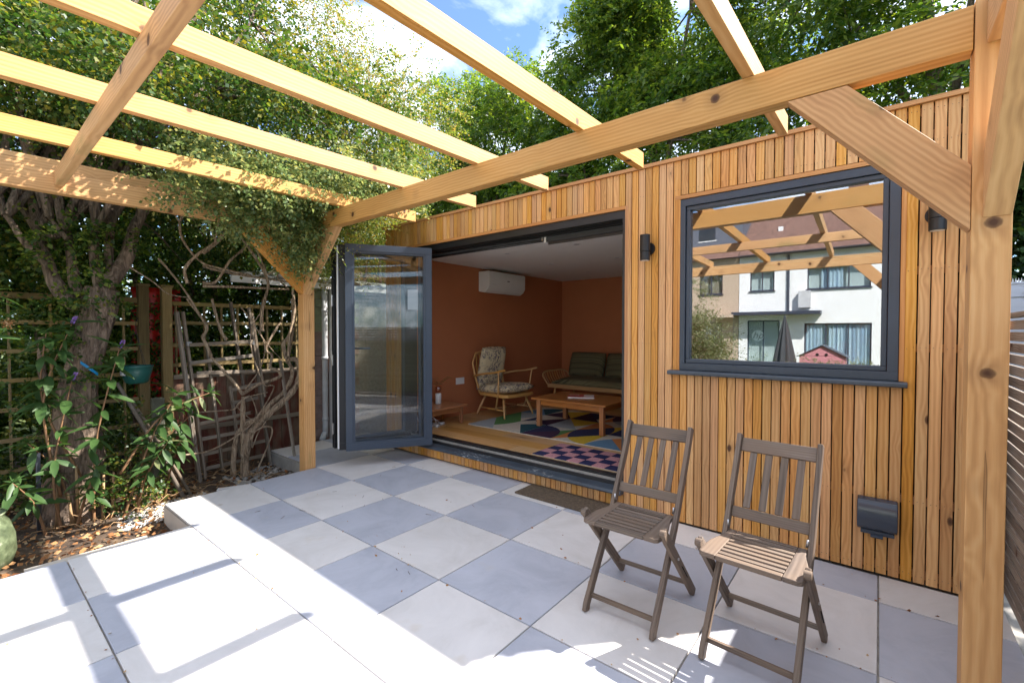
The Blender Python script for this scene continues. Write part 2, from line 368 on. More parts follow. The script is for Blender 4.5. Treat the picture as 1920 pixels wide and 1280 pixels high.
def tile(x0, x1, y0, y1, grey):
    g_ = .0034; w_, d_ = round(x1-x0-2*g_, 4), round(y1-y0-2*g_, 4)
    key = (w_, d_, grey)
    if key not in TM:
        b = MB().box(-w_/2, w_/2, -d_/2, d_/2, -.02, 0); me = b.mesh('paving_slab'); bm = bmesh.new(); bm.from_mesh(me)
        bmesh.ops.bevel(bm, geom=[e for e in bm.edges if all(v.co.z > -.01 for v in e.verts)], offset=.002, segments=1, affect='EDGES'); bm.to_mesh(me); bm.free()
        me.materials.append(MT['bluegrey' if grey else 'cream']); TM[key] = me
    o = bpy.data.objects.new('paving_slab', TM[key]); C.objects.link(o); o.parent = patio
    o.location = ((x0+x1)/2, (y0+y1)/2, random.uniform(-.0012, .0012))
    o.rotation_euler = (random.uniform(-.0012, .0012), random.uniform(-.0012, .0012), random.uniform(-.001, .001))
for j in range(len(ROWS)-1):
    y1, y0 = ROWS[j], ROWS[j+1]
    for i in range(-3, 7):
        x0, x1 = .6*i, .6*(i+1)
        lo = -1.6 if y1 > -.5 else (-.6 if y1 > -2.0 else 0.0)
        x0 = max(x0, lo); x1 = min(x1, 4.06)
        if x1-x0 < .05: continue
        tile(x0, x1, y0, y1, (i+j) % 2 != 0)
box_obj('riser_slab', (-.59, -.004, -2.112, -2.098, -.15, -.024), MT['slab_edge'], patio)
box_obj('riser_slab', (-.612, -.598, -2.11, -1.035, -.15, -.024), MT['slab_edge'], patio)
box_obj('riser_slab', (-1.59, -.735, -.925, -.911, -.15, -.024), MT['concrete'], patio)
k = tag(MB().box(-.108, -.008, -2.87, -2.325, -.16, -.024).box(-.108, -.008, -2.318, -2.118, -.16, -.075).build('kerb_strip', MT['slab_edge']), kind='structure')
k = MB().bar((-.90, -1.66, -.085), (-.70, -1.275, -.075), .055, .022).build('paving_offcut', MT['cream']); tag(k, 'narrow pale paving offcut lying on the soil in front of the vine trunks', 'paving offcut')
# doormat
b = MB().box(1.315, 2.10, -.265, -.012, .001, .016); mat_, mn, mb_ = new_mat('coir'); v = mapping(mn, (1, 1, 1))
mn.links.new(ramp(mn, noise(mn, v, 60, 6, .7), [(.3, (.05, .035, .022)), (.6, (.14, .10, .065)), (.8, (.24, .18, .12))]), mb_.inputs['Base Color']); mb_.inputs['Roughness'].default_value = 1
bump(mn, mb_, noise(mn, v, 160, 4, .7), 1, .006)
dm = b.build('doormat', mat_, bevel=.004); tag(dm, 'flat brown coir doormat lying against the step below the open doorway', 'doormat')

# ------------------------------------------------------------ garden room
gr = thing('garden_room', 'garden room clad in upright cedar battens with dark framed openings', 'garden room', (0, 0, 0))
BX0, BX1 = -.80, 4.02
BATM = {}
def batten(x, z0, z1, y=0.0):
    h_ = round(z1-z0, 3)
    if h_ not in BATM:
        me = MB().box(-h_/2, h_/2, -.0222, .0222, -.009, .009).mesh('batten'); bm = bmesh.new(); bm.from_mesh(me)
        bmesh.ops.bevel(bm, geom=[e for e in bm.edges if abs(e.verts[0].co.x-e.verts[1].co.x) > .02], offset=.0018, segments=1, affect='EDGES'); bm.to_mesh(me); bm.free()
        me.materials.append(MT['cedar']); BATM[h_] = me
    o = bpy.data.objects.new('batten', BATM[h_]); C.objects.link(o); o.parent = gr
    # local X up, local Z out (-Y world)
    o.matrix_local = Matrix(((0, 1, 0, x+random.uniform(-.0007, .0007)), (0, 0, -1, y+.009+random.uniform(-.001, .001)), (1, 0, 0, (z0+z1)/2), (0, 0, 0, 1)))
    return o
NAIL = MB()
def nails(x, zs):
    for z in zs:
        for dx in (-.011, .012):
            NAIL.lathe([(.0022, 0), (.0022, .0008)], 5, (x+dx, 0, z))
def nail_disc(x, z):
    o = len(NAIL.v); r = .0021
    for k in range(6): NAIL.v.append((x+r*math.cos(k*math.pi/3), -.0016, z+r*math.sin(k*math.pi/3)))
    NAIL.f.append(tuple(o+k for k in range(6)))
x = 3.385+.025-.05*84+.0
xs = []
x = 3.41
while x-.05 > BX0+.02: x -= .05
while x < BX1-.02: xs.append(round(x, 4)); x += .05
for x in xs:
    if -.43 < x < 2.155:
        segs = [(2.222, 2.452)]
    elif 2.515 < x < 3.67:
        segs = [(.012, 1.012), (2.222, 2.452)]
    else: segs = [(.012, 2.452)]
    if -.44 < x < 2.14 : segs.append((.008, .098))
    for s in segs:
        batten(x, *s)
        for zz in (.05, .43, 1.22, 1.62, 2.26, 2.42):
            if s[0]+.01 < zz < s[1]-.01:
                for dx in (-.011, .012): nail_disc(x+dx+random.uniform(-.002, .002), zz+random.uniform(-.004, .004))
nl = NAIL.build('nail_heads', MT['bark'], gr); nl['kind'] = 'stuff'
# membrane and counter battens behind the cladding (front wall pieces)
def walls():
    mb = MB()
    P = [(BX0, -.43, .0, 2.45), (2.135, 2.55, .0, 2.45), (3.63, BX1, .0, 2.45), (-.43, 2.135, 2.20, 2.45), (-.43, 2.135, 0, .105), (2.55, 3.63, 0, 1.06), (2.55, 3.63, 2.15, 2.45)]
    for a, b_, c, d in P: mb.box(a, b_, .045, .06, c, d)
    mb.build('membrane', MT['membrane'], gr)
    inn = MB()
    for a, b_, c, d in P:
        if d < .2: continue
        inn.box(max(a, -.72), min(b_, 3.90), .062, .16, max(c, .2), min(d, 2.18))
    inn.box(-.80, -.72, .061, 3.70, .1, 2.44); inn.box(3.90, 4.0, .061, 3.70, .1, 2.44); inn.box(-.719, 3.899, 3.60, 3.70, .1, 2.44)
    inn.build('inner_wall', MT['terracotta'], gr)
walls()
for z in (.05, .43, 1.22, 1.62, 2.30, 2.42):
    for a, b_ in ((BX0, -.44), (2.16, 2.51), (2.51, 3.67), (3.67, BX1), (-.44, 2.16)):
        if (a in (-.44,)) and .1 < z < 2.2: continue
        if a == 2.51 and 1.0 < z < 2.2: continue
        box_obj('counter_batten', (a+.001, b_-.001, .0195, .044, z-.02, z+.02), MT['cedar_trim'], gr)
box_obj('cap_board', (BX0-.01, BX1+.01, -.018, .12, 2.454, 2.477), MT['cedar_trim'], gr, .001)
box_obj('head_trim', (-.44, 2.135, -.003, .05, 2.196, 2.220), MT['cedar_trim'], gr)
box_obj('jamb_trim', (2.136, 2.158, -.003, .06, .10, 2.2195), MT['cedar_trim'], gr)
box_obj('jamb_trim', (-.452, -.430, -.003, .06, .10, 2.2195), MT['cedar_trim'], gr)
box_obj('head_trim', (2.498, 3.69, -.003, .045, 2.194, 2.218), MT['cedar_trim'], gr)
box_obj('jamb_trim', (2.498, 2.518, -.003, .045, 1.046, 2.1935), MT['cedar_trim'], gr)
box_obj('jamb_trim', (3.668, 3.688, -.003, .045, 1.046, 2.1935), MT['cedar_trim'], gr)
MB().box(BX0-.005, BX1+.005, .121, 3.75, 2.442, 2.47).build('roof', MT['roof'], gr)
MB().box(-.72, 3.90, .161, 3.60, 2.18, 2.20).build('ceiling', MT['ceiling'], gr)
MB().box(-.80, 4.0, .06, 3.7, .0, .178).build('floor_base', MT['concrete'], gr)
# side and back cladding boards of the building (seen only from the side)
MB().box(4.002, 4.02, .05, 3.75, .0, 2.44).build('side_cladding', MT['cedar_trim'], gr)
MB().box(-.82, -.802, .05, 3.75, .0, 2.44).build('side_cladding', MT['cedar_trim'], gr)
# oak floor boards along X
y = .165; r = 0
while y < 3.58:
    y2 = min(y+.19, 3.598); x = -.718+(-.9 if r % 2 else 0)-random.uniform(0, .8)
    while x < 3.9:
        xe = x+1.9; a, b_ = max(x, -.718), min(xe, 3.898)
        if b_-a > .05: box_obj('floor_board', (a+.0006, b_-.0006, y+.0006, y2-.0006, .18, .2+random.uniform(-.0004, .0004)), MT['oakfloor'], gr)
        x = xe
    y += .19; r += 1
# threshold: cill nose, body, tracks
sillm = plain('powder_coated_cill', (.045, .058, .075), .45, 0, .25, 3, .05)
def scuff(m):
    n = m.node_tree; b = n.nodes['Principled BSDF']; v = mapping(n, (2.0, 6, 6)); f = noise(n, v, 2.0, 5, .6)
    src = b.inputs['Base Color'].links[0].from_socket
    mask = math_(n, 'MULTIPLY', ramp(n, noise(n, mapping(n, (1, 1, 1)), 1.7, 2), [(.60, (0, 0, 0)), (.70, (1, 1, 1))]), ramp(n, noise(n, mapping(n, (9, 25, 25)), 3, 4), [(.58, (0, 0, 0)), (.64, (.8, .8, .8))]))
    n.links.new(mixcol(n, mask, src, (.55, .56, .56)), b.inputs['Base Color'])
scuff(sillm)
th = MB().prism([(-.060, .118), (-.056, .108), (-.02, .106), (.10, .106), (.10, .150), (.02, .150), (-.050, .136)], 'x', -.452, 2.134)
th.build('cill', sillm, gr, bevel=.002)
tr = MB()
for a, b_, c, d in ((.022, .030, .15, .176), (.045, .052, .15, .170), (.068, .075, .15, .170), (.095, .160, .15, .198)): tr.box(-.43, 2.134, a, b_, c, d)
tr.build('threshold_track', MT['black'], gr)
tk = MB()
for a, b_, c, d in ((.012, .02, 2.135, 2.194), (.02, .16, 2.165, 2.195), (.045, .055, 2.13, 2.165), (.075, .085, 2.13, 2.165), (.12, .16, 2.125, 2.165)): tk.box(-.43, 2.134, a, b_, c, d)
tk.box(2.11, 2.134, .01, .15, .2, 2.165).box(-.43, -.405, .01, .15, .2, 2.165)
tk.build('door_outer_frame', MT['black'], gr)
# picture window
wf = thing('window', None, None); wf.parent = gr
x0, x1, z0, z1 = 2.520, 3.666, 1.047, 2.190
fr = MB(); fw_ = .046
fr.box(x0, x1, .004, .075, z1-fw_, z1).box(x0, x1, .004, .075, z0, z0+fw_).box(x0, x0+fw_, .004, .075, z0+fw_, z1-fw_).box(x1-fw_, x1, .004, .075, z0+fw_, z1-fw_)
fr.build('frame', MT['frame'], wf, bevel=.002)
fr = MB(); a = fw_+.0015; c = .026
fr.box(x0+a, x1-a, .018, .068, z1-a-c, z1-a).box(x0+a, x1-a, .018, .068, z0+a, z0+a+c).box(x0+a, x0+a+c, .018, .068, z0+a+c, z1-a-c).box(x1-a-c, x1-a, .018, .068, z0+a+c, z1-a-c)
fr.build('inner_frame', MT['frame'], wf, bevel=.004, seg=3)
MB().box(x0+a+c-.004, x1-a-c+.004, .046, .050, z0+a+c-.004, z1-a-c+.004).build('pane', MT['glass'], wf)
MB().prism([(-.052, 1.020), (-.052, 1.036), (-.046, 1.042), (.044, 1.0465), (.044, 1.018), (-.044, 1.0155)], 'x', 2.468, 3.702).build('sill', sillm, wf, bevel=.0015)
# bifold leaves, standing open
def door_leaf(A, B, z0, z1, handle, thick=.062):
    A = Vector((A[0], A[1], 0)); B = Vector((B[0], B[1], 0)); m, l = frame(A, B)
    lf = thing('door_leaf', None, None); lf.parent = gr; lf.matrix_local = m
    st = .066; b = MB(); t = thick/2
    b.box(0, l, -t, t, z1-st, z1).box(0, l, -t, t, z0, z0+st).box(0, st, -t, t, z0+st, z1-st).box(l-st, l, -t, t, z0+st, z1-st)
    b.build('frame', MT['frame'] if handle else MT['black'], lf, bevel=.003)
    b = MB(); s2 = st+.018
    for sg in (-1, 1):
        a_, b2 = sorted((sg*.012, sg*.024)); b.box(st, l-st, a_, b2, z1-s2, z1-st).box(st, l-st, a_, b2, z0+st, z0+s2).box(st, st+.018, a_, b2, z0+s2, z1-s2).box(l-s2, l-st, a_, b2, z0+s2, z1-s2)
    b.build('glazing_bead', MT['frame'], lf)
    MB().box(st, l-st, -.004, .004, z0+st, z1-st).build('pane', MT['doorglass'], lf)
    # rubber seal and hinge side groove at the outer end
    MB().box(l+.0005, l+.006, -.012, .012, z0+.01, z1-.01).build('edge_seal', MT['black'], lf)
    return lf, l
Z0, Z1 = .165, 2.135
lf, l = door_leaf((.075, -.055), (-.362, -.745), Z0, Z1, True)
hd = MB(); sx = l-.033; sg = 1
# which local side faces the camera: local +y or -y
mloc = lf.matrix_local; side = 1 if (mloc.to_3x3() @ Vector((0, 1, 0))).dot(Vector((3.585, -3.1, 0))-mloc.translation) > 0 else -1
f_ = side*.0315
def ybox(mb, x0, x1, ya, yb, z0, z1): mb.box(x0, x1, min(ya, yb), max(ya, yb), z0, z1)
ybox(hd, sx-.014, sx+.014, f_, f_+side*.012, 1.085, 1.175); ybox(hd, sx-.010, sx+.010, f_+side*.012, f_+side*.055, 1.130, 1.150)
ybox(hd, sx-.195, sx+.010, f_+side*.042, f_+side*.058, 1.130, 1.150)
hd.build('handle', MT['frame'], lf, bevel=.003)
lk = MB(); ybox(lk, sx-.013, sx+.013, f_, f_+side*.01, .955, 1.045); lk.build('lock_plate', MT['black'], lf, bevel=.002)
lk = MB(); ybox(lk, sx-.005, sx+.005, f_+side*.01, f_+side*.016, .985, 1.015); lk.build('lock_cylinder', MT['silver'], lf)
lb = MB(); ybox(lb, .135, .235, side*.0045, side*.0055, 1.52, 1.72); lbl = lb.build('paper_label', plain('label_paper', (.34, .36, .40), .6, 0, .04), lf)
lb = MB()
for q in range(9): ybox(lb, .145, .225-.02*(q % 3), side*.0058, side*.0062, 1.535+q*.012, 1.539+q*.012)
ybox(lb, .15, .22, side*.0058, side*.0062, 1.665, 1.705)
lb.build('label_print', plain('print_grey', (.25, .28, .36), .6), lf)
door_leaf((-.03, -.03), (-.455, -.765), Z0, Z1, False)
door_leaf((-.385, .03), (-.555, -.765), Z0, Z1, False)
# hinges between the leaves at their outer ends
hg = MB()
for z in (.32, .98, 1.55):
    hg.box(-.500, -.487, -.806, -.796, z, z+.10); hg.tube([(-.493, -.808, z-.005), (-.493, -.808, z+.105)], .005, 8)
hg.build('hinge', MT['silver'], gr)
MB().box(-.42, -.405, -.800, -.790, Z0+.02, Z1-.02).build('weather_strip', MT['white'], gr)
# roller blinds at the head
bl = thing('roller_blind', 'dark grey roller blind rolled up at the right half of the doorway head', 'roller blind', (0, 0, 0))
MB().box(1.32, 2.10, .165, .245, 2.085, 2.178).build('cassette', MT['charcoal'], bl, bevel=.008)
MB().box(1.33, 2.09, .185, .195, 2.062, 2.09).build('hem_bar', MT['black'], bl)
MB().box(1.301, 1.318, .165, .235, 2.08, 2.178).build('bracket', MT['white'], bl)
bl2 = thing('roller_blind', 'slimmer dark roller blind at the left half of the doorway head', 'roller blind', (0, 0, 0))
MB().box(-.40, 1.27, .165, .235, 2.115, 2.178).build('cassette', MT['charcoal'], bl2, bevel=.008)
MB().tube([(-.39, .20, 2.11), (1.26, .20, 2.11)], .014, 12).build('hem_bar', MT['black'], bl2, True)
MB().box(1.272, 1.285, .165, .225, 2.10, 2.178).build('bracket', MT['silver'], bl2)

# ------------------------------------------------------------ pergola
pg = thing('pergola', 'golden pine pergola of braced posts, long beams and open rafters over the patio', 'pergola', (0, 0, 0))
PM = MT['pine']
def post(x0, x1, y0, y1, z0, z1): box_obj('post', (x0, x1, y0, y1, z0, z1), PM, pg, .004)
post(-.722, -.615, -1.022, -.915, -.16, 2.37)
post(3.812, 3.905, -1.018, -.918, 0.002, 2.372)
post(-.722, -.615, -4.60, -4.50, -.16, 2.37); post(3.812, 3.905, -4.60, -4.50, .002, 2.37)
beam('beam', (-.612, -.985, 2.281), (3.809, -.985, 2.283), .070, .143, PM, pg)
beam('beam', (-.612, -4.55, 2.281), (3.809, -4.55, 2.283), .070, .143, PM, pg)
beam('beam', (-.652, -1.025, 2.281), (-.652, -4.497, 2.281), .070, .143, PM, pg)
beam('beam', (3.872, -1.021, 2.290), (3.872, -4.497, 2.290), .066, .143, PM, pg)
beam('noggin', (-.615, -2.642, 2.303), (3.835, -2.655, 2.303), .045, .096, PM, pg)
for xa, xb in ((3.150, 3.105), (2.350, 2.305), (1.597, 1.520), (.850, .758), (.058, -.028), (-.712, -.75)):
    s = (xb-xa)/1.65
    beam('rafter', (xa-s*.72, -.285 if xa > -.5 else -.60, 2.4035), (xa+s*3.75, -4.75, 2.4035), .046, .098, PM, pg)
def brace(a0, a1, b0, b1, axis, t0, t1):
    # quadrilateral with its long edges a0-a1 (lower) and b0-b1 (upper); local X along it
    ax = {'y': Vector((0, 1, 0)), 'x': Vector((1, 0, 0))}[axis]
    def P(q): return Vector((q[0], t0, q[1])) if axis == 'y' else Vector((t0, q[0], q[1]))
    A0, A1, B0, B1 = P(a0), P(a1), P(b0), P(b1); X = (A1-A0).normalized(); o0 = A0.copy(); Z = X.cross(ax).normalized(); Y = Z.cross(X)
    m = Matrix(((X.x, Y.x, Z.x, o0.x), (X.y, Y.y, Z.y, o0.y), (X.z, Y.z, Z.z, o0.z), (0, 0, 0, 1))); mi = m.inverted()
    vs = [mi @ p for p in (A0, A1, B1, B0)]+[mi @ (p+ax*(t1-t0)) for p in (A0, A1, B1, B0)]
    b = MB().add(vs, [(0, 3, 2, 1), (4, 5, 6, 7), (0, 1, 5, 4), (1, 2, 6, 5), (2, 3, 7, 6), (3, 0, 4, 7)])
    o = b.build('brace', PM, pg, bevel=.003); o.matrix_local = m
brace((3.811, 1.632), (3.290, 2.2085), (3.811, 1.842), (3.482, 2.2085), 'y', -1.019, -.949)
brace((-.614, 1.650), (-.055, 2.2085), (-.614, 1.860), (-.265, 2.2085), 'y', -1.019, -.949)
brace((-1.023, 1.650), (-1.582, 2.2085), (-1.023, 1.860), (-1.372, 2.2085), 'x', -.688, -.618)
brace((-1.019, 1.668), (-1.56, 2.217), (-1.019, 1.885), (-1.35, 2.217), 'x', 3.838, 3.904)
brace((3.811, 1.632), (3.290, 2.2085), (3.811, 1.842), (3.482, 2.2085), 'y', -4.585, -4.515)
brace((-.614, 1.650), (-.055, 2.2085), (-.614, 1.860), (-.265, 2.2085), 'y', -4.585, -4.515)
brace((-4.499, 1.650), (-3.94, 2.2085), (-4.499, 1.860), (-4.15, 2.2085), 'x', -.688, -.618)
brace((-4.499, 1.668), (-3.96, 2.217), (-4.499, 1.885), (-4.17, 2.217), 'x', 3.838, 3.904)

# ------------------------------------------------------------ wall lamps, outdoor socket
def wall_lamp(x, zc, label):
    t = thing('wall_lamp', label, 'wall lamp', (x, 0, zc), 'black wall lamps on the cladding')
    MB().tube([(0, -.075, -.088), (0, -.075, -.030)], .034, 24).build('lower_barrel', MT['black'], t, bevel=.002)
    MB().tube([(0, -.075, -.0285), (0, -.075, .088)], .0345, 24).build('upper_barrel', MT['black'], t, bevel=.002)
    MB().tube([(0, -.001, 0), (0, -.014, 0)], .044, 24).tube([(0, -.014, 0), (0, -.05, 0)], .014, 12).build('wall_plate', MT['black'], t)
    MB().tube([(0, -.075, -.0895), (0, -.075, -.0885)], .027, 20).build('lens', MT['white'], t)
wall_lamp(2.318, 1.885, 'black cylinder wall lamp on the battens between doorway and window')
wall_lamp(3.800, 1.885, 'black cylinder wall lamp between window and right pergola post, half hidden by the brace')
sk = thing('outdoor_socket', 'dark grey weatherproof outdoor socket box low on the cladding right of the chairs', 'outdoor socket', (3.59, 0, .335))
skm = plain('grey_polycarbonate', (.045, .055, .075), .16, 0, .05)
MB().prism([(-.002, -.082), (-.050, -.082), (-.068, -.066), (-.074, -.02), (-.070, .045), (-.055, .075), (-.03, .083), (-.002, .083)], 'x', -.084, .084).build('lid', skm, sk, bevel=.006, seg=3)
MB().box(-.068, .072, -.052, -.002, -.104, -.083).build('back_box', MT['frame'], sk, bevel=.003)
MB().prism([(-.055, -.100), (-.068, -.108), (-.060, -.118), (-.042, -.104)], 'x', -.026, .026).build('latch', MT['frame'], sk, bevel=.002)
# ------------------------------------------------------------ furniture inside
def fabric_stripe():
    m, n, b = new_mat('striped_fabric'); v = mapping(n, (.6, 1, 1), False)
    s = n.nodes.new('ShaderNodeSeparateXYZ'); n.links.new(v, s.inputs[0])
    q = math_(n, 'ADD', math_(n, 'MULTIPLY', s.outputs['Z'], 1.0), math_(n, 'MULTIPLY', s.outputs['Y'], -1.0))
    cx = n.nodes.new('ShaderNodeCombineXYZ'); n.links.new(math_(n, 'MULTIPLY', q, 26), cx.inputs[0])
    f = noise(n, cx.outputs[0], 1.6, 4, .75)
    c = ramp(n, f, [(.30, (.012, .014, .010)), (.40, (.12, .12, .06)), (.44, (.015, .018, .012)), (.50, (.20, .18, .09)), (.54, (.02, .025, .016)), (.60, (.25, .17, .08)), (.66, (.05, .06, .035))])
    n.links.new(c, b.inputs['Base Color']); b.inputs['Roughness'].default_value = .95; return m
def fabric_floral():
    m, n, b = new_mat('floral_fabric'); v = mapping(n, (1, 1, 1), False)
    f = noise(n, v, 13, 5, .75, 2.2)
    g2 = noise(n, v, 7, 2, .5)
    k = math_(n, 'MULTIPLY', ramp(n, f, [(.49, (0, 0, 0)), (.53, (1, 1, 1))]), ramp(n, g2, [(.38, (0, 0, 0)), (.46, (1, 1, 1))]))
    c = mixcol(n, ramp(n, noise(n, v, 30, 3), [(.4, (0, 0, 0)), (.6, (1, 1, 1))]), (.10, .085, .095), (.30, .24, .23))
    c = mixcol(n, k, (.66, .55, .34), c)
    n.links.new(c, b.inputs['Base Color']); b.inputs['Roughness'].default_value = .95; return m
MT['stripe'] = fabric_stripe(); MT['floral'] = fabric_floral()
def cushion(name, sx, sy, sz, mat, parent, loc, rot=(0, 0, 0), p=.5):
    n = 14; V = []; F = []
    for side in (1, -1):
        for i in range(n+1):
            for j in range(n+1):
                u = -1+2*i/n; v = -1+2*j/n
                e = max(0, (1-abs(u)**5))**p*max(0, (1-abs(v)**5))**p
                rr = 1-.05*(abs(u*v)**2)
                V.append((u*sx/2*rr, v*sy/2*rr, side*sz/2*e*(.82+.18*(1-u*u)*(1-v*v))))
    o = (n+1)**2
    for i in range(n):
        for j in range(n):
            a = i*(n+1)+j; F.append((a, a+n+1, a+n+2, a+1)); F.append((o+a, o+a+1, o+a+n+2, o+a+n+1))
    me = bpy.data.meshes.new(name); me.from_pydata(V, [], F); bm = bmesh.new(); bm.from_mesh(me); bmesh.ops.remove_doubles(bm, verts=bm.verts, dist=.0005); bmesh.ops.recalc_face_normals(bm, faces=bm.faces); bm.to_mesh(me); bm.free()
    ob = obj(name, me, mat, parent, True); ob.location = loc; ob.rotation_euler = rot; return ob
FZ = .2005
# armchair, facing +X
ac = thing('armchair', 'wooden spindle armchair with cream floral cushions by the terracotta wall', 'armchair', (-.26, 1.50, FZ+.012), rz=R(-4))
el = MT['elm']
for (x1, y1), (x0, y0) in (((.255, -.27), (.17, -.20)), ((.255, .27), (.17, .20)), ((-.27, -.25), (-.17, -.18)), ((-.27, .25), (-.17, .18))):
    MB().tube([(x1, y1, 0), (x1*.9+x0*.1, y1*.9+y0*.1, .04), ((x0+x1)/2, (y0+y1)/2, .14), (x0, y0, .27)], [.010, .013, .017, .013], 10).build('leg', el, ac, True)
for s in (-1, 1): MB().tube([(.225, s*.25, .10), (0, s*.245, .10), (-.235, s*.225, .10)], [.008, .012, .008], 8).build('stretcher', el, ac, True)
MB().tube([(0, -.245, .10), (0, .245, .10)], .009, 8).build('stretcher', el, ac, True)
sf = MB(); sf.prism([(.29, -.24), (.31, -.15), (.315, .15), (.29, .24), (.22, .285), (-.22, .25), (-.28, .16), (-.28, -.16), (-.22, -.25), (.22, -.285)], 'z', .262, .300); sf.build('seat_frame', el, ac, bevel=.006, seg=3)
for s in (-1, 1):
    MB().tube([(-.23, s*.235, .28), (-.30, s*.255, .50), (-.345, s*.262, .68), (-.36, s*.20, .795), (-.372, s*.06, .825), (-.372, 0, .826)], [.014, .014, .013, .013, .013, .013], 10).build('back_frame', el, ac, True)
    MB().tube(smooth_path([(-.325, s*.27, .50), (-.12, s*.31, .545), (.12, s*.325, .575), (.24, s*.315, .605), (.30, s*.30, .615)], 3), .013, 8).build('arm', el, ac, True)
    MB().tube([(.10, s*.275, .10), (.16, s*.29, .29), (.20, s*.318, .592)], [.009, .011, .009], 8).build('arm_support', el, ac, True)
for k in range(7):
    u = -.18+.06*k; MB().tube([(-.245, u, .29), (-.32, u*1.1, .55), (-.372, u*1.0, .822)], [.006, .007, .006], 6).build('spindle', el, ac, True)
cushion('seat_cushion', .58, .54, .135, MT['floral'], ac, (.02, 0, .355), (0, R(-4), 0), .42)
cushion('back_cushion', .60, .47, .13, MT['floral'], ac, (-.255, 0, .60), (0, R(-78), 0), .42)
# sofa
sf = thing('sofa', 'low spindle-ended sofa with dark green striped cushions along the back wall', 'sofa', (-.43, 2.72, FZ))
W = 2.0
MB().box(0, W, .02, .055, .24, .30).box(0, W, .70, .735, .24, .30).box(0, .035, .055, .70, .24, .295).box(W-.035, W, .055, .70, .24, .295).build('frame', el, sf, bevel=.006)
for x_ in (.12, W-.12):
    for y_ in (.07, .66): MB().tube([(x_+(.05 if x_ > 1 else -.05), y_, 0), (x_, y_, .25)], [.012, .018], 10).build('leg', el, sf, True)
for s in (0, 1):
    X0 = -.02 if s == 0 else W+.02; dx = -.09 if s == 0 else .09
    MB().tube(smooth_path([(X0+.02, .04, .28), (X0+dx*.8, .03, .42), (X0+dx, .14, .475), (X0+dx, .40, .48), (X0+dx, .62, .475), (X0+dx*.5, .72, .42), (X0+.02, .72, .28)], 4), .013, 8).build('arm', el, sf, True)
    for k in range(9):
        y_ = .10+k*.068; MB().tube([(X0+.01, y_, .28), (X0+dx*.6, y_, .38), (X0+dx, y_, .475)], .006, 6).build('spindle', el, sf, True)
cushion('seat_cushion', W-.02, .78, .15, MT['stripe'], sf, (W/2, .40, .335), (R(2), 0, 0), .3)
for k in range(3): cushion('back_cushion', .65, .42, .15, MT['stripe'], sf, (.36+.66*k, .62, .575), (R(72), 0, 0), .35)
# coffee table
def table(name, label, cat, x0, x1, y0, y1, z, legs, lw=.05):
    t = thing(name, label, cat, ((x0+x1)/2, (y0+y1)/2, FZ))
    a, b_ = (x1-x0)/2, (y1-y0)/2; m = MT['teakfurn']
    box_obj('top', (-a, a, -b_, b_, z-.022, z), m, t, .005)
    ins = .045
    for sx in legs[0]:
        for sy in (-1, 1):
            X_, Y_ = sx*(a-ins-lw/2), sy*(b_-ins-lw/2); box_obj('leg', (X_-lw/2, X_+lw/2, Y_-lw/2, Y_+lw/2, .006, z-.0225), m, t, .003)
    for sy in (-1, 1): Y_ = sy*(b_-ins-.012); box_obj('apron', (-a+ins+lw, a-ins-lw, min(Y_, Y_-sy*.02), max(Y_, Y_-sy*.02), z-.085, z-.0225), m, t, .002)
    for sx in (-1, 1): X_ = sx*(a-ins-.012); box_obj('apron', (min(X_, X_-sx*.02), max(X_, X_-sx*.02), -b_+ins+lw, b_-ins-lw, z-.085, z-.0225), m, t, .002)
    return t
table('coffee_table', 'low orange-brown wooden coffee table standing on the colourful rug', 'coffee table', .475, 1.42, 1.09, 1.79, .335, ((-1, 1),)).location.z = FZ+.013
table('side_table', 'small low wooden table against the left wall with a plant jar on it', 'side table', -.715, -.255, .19, .81, .232, ((-1, 1),), .035)
# magazine
mg = thing('magazine', 'red and white magazine lying on the coffee table', 'magazine', (.91, 1.48, FZ+.348), rz=R(28))
MB().box(-.15, .15, -.105, .105, 0, .012).build('pages', MT['white'], mg)
MB().box(-.151, .151, -.106, .106, .0121, .0135).build('cover', plain('red_cover', (.42, .03, .035), .3, 0, .05), mg)
MB().box(.03, .145, -.08, .09, .0137, .0142).box(-.14, -.02, .06, .09, .0137, .0142).build('cover_print', MT['white'], mg)
# jar with plant
jm, jn, jb = new_mat('speckled_ceramic'); v = mapping(jn, (1, 1, 1)); vk = jn.nodes.new('ShaderNodeTexVoronoi'); vk.inputs['Scale'].default_value = 60; jn.links.new(v, vk.inputs['Vector'])
jn.links.new(ramp(jn, vk.outputs['Distance'], [(.12, (.25, .12, .08)), (.22, (.72, .70, .67))]), jb.inputs['Base Color']); jb.inputs['Roughness'].default_value = .3
jar = thing('plant_jar', 'speckled white jar with a clear glass bulb holding dark green fern fronds', 'plant jar', (-.56, .60, FZ+.233))
MB().lathe([(.034, 0), (.036, .004), (.036, .12), (.032, .125)], 24).build('jar', jm, jar, True)
MB().lathe([(.018, .126), (.024, .14), (.040, .17), (.042, .19), (.034, .212), (.028, .216)], 24).build('glass_bulb', glass_mat('clear_bulb', 1.2, (.9, .75, .68), .05), jar, True)
V = []; F = []
for a_ in range(9):
    th = a_*.75+.2; L_ = random.uniform(.16, .25); rise = random.uniform(.04, .12)
    for s_ in range(9):
        u = (s_+1)/9; c0 = Vector((math.cos(th)*L_*u, math.sin(th)*L_*u, .215+rise*math.sin(u*2.6)))
        for sd_ in (-1, 1):
            d = Vector((math.cos(th+sd_*1.1), math.sin(th+sd_*1.1), -.2))*.045*(1.15-u); o = len(V)
            pw = Vector((math.cos(th), math.sin(th), 0))*.009
            V += [tuple(c0-pw), tuple(c0+d*.6-pw*.6), tuple(c0+d), tuple(c0+d*.6+pw)]; F.append((o, o+1, o+2, o+3))
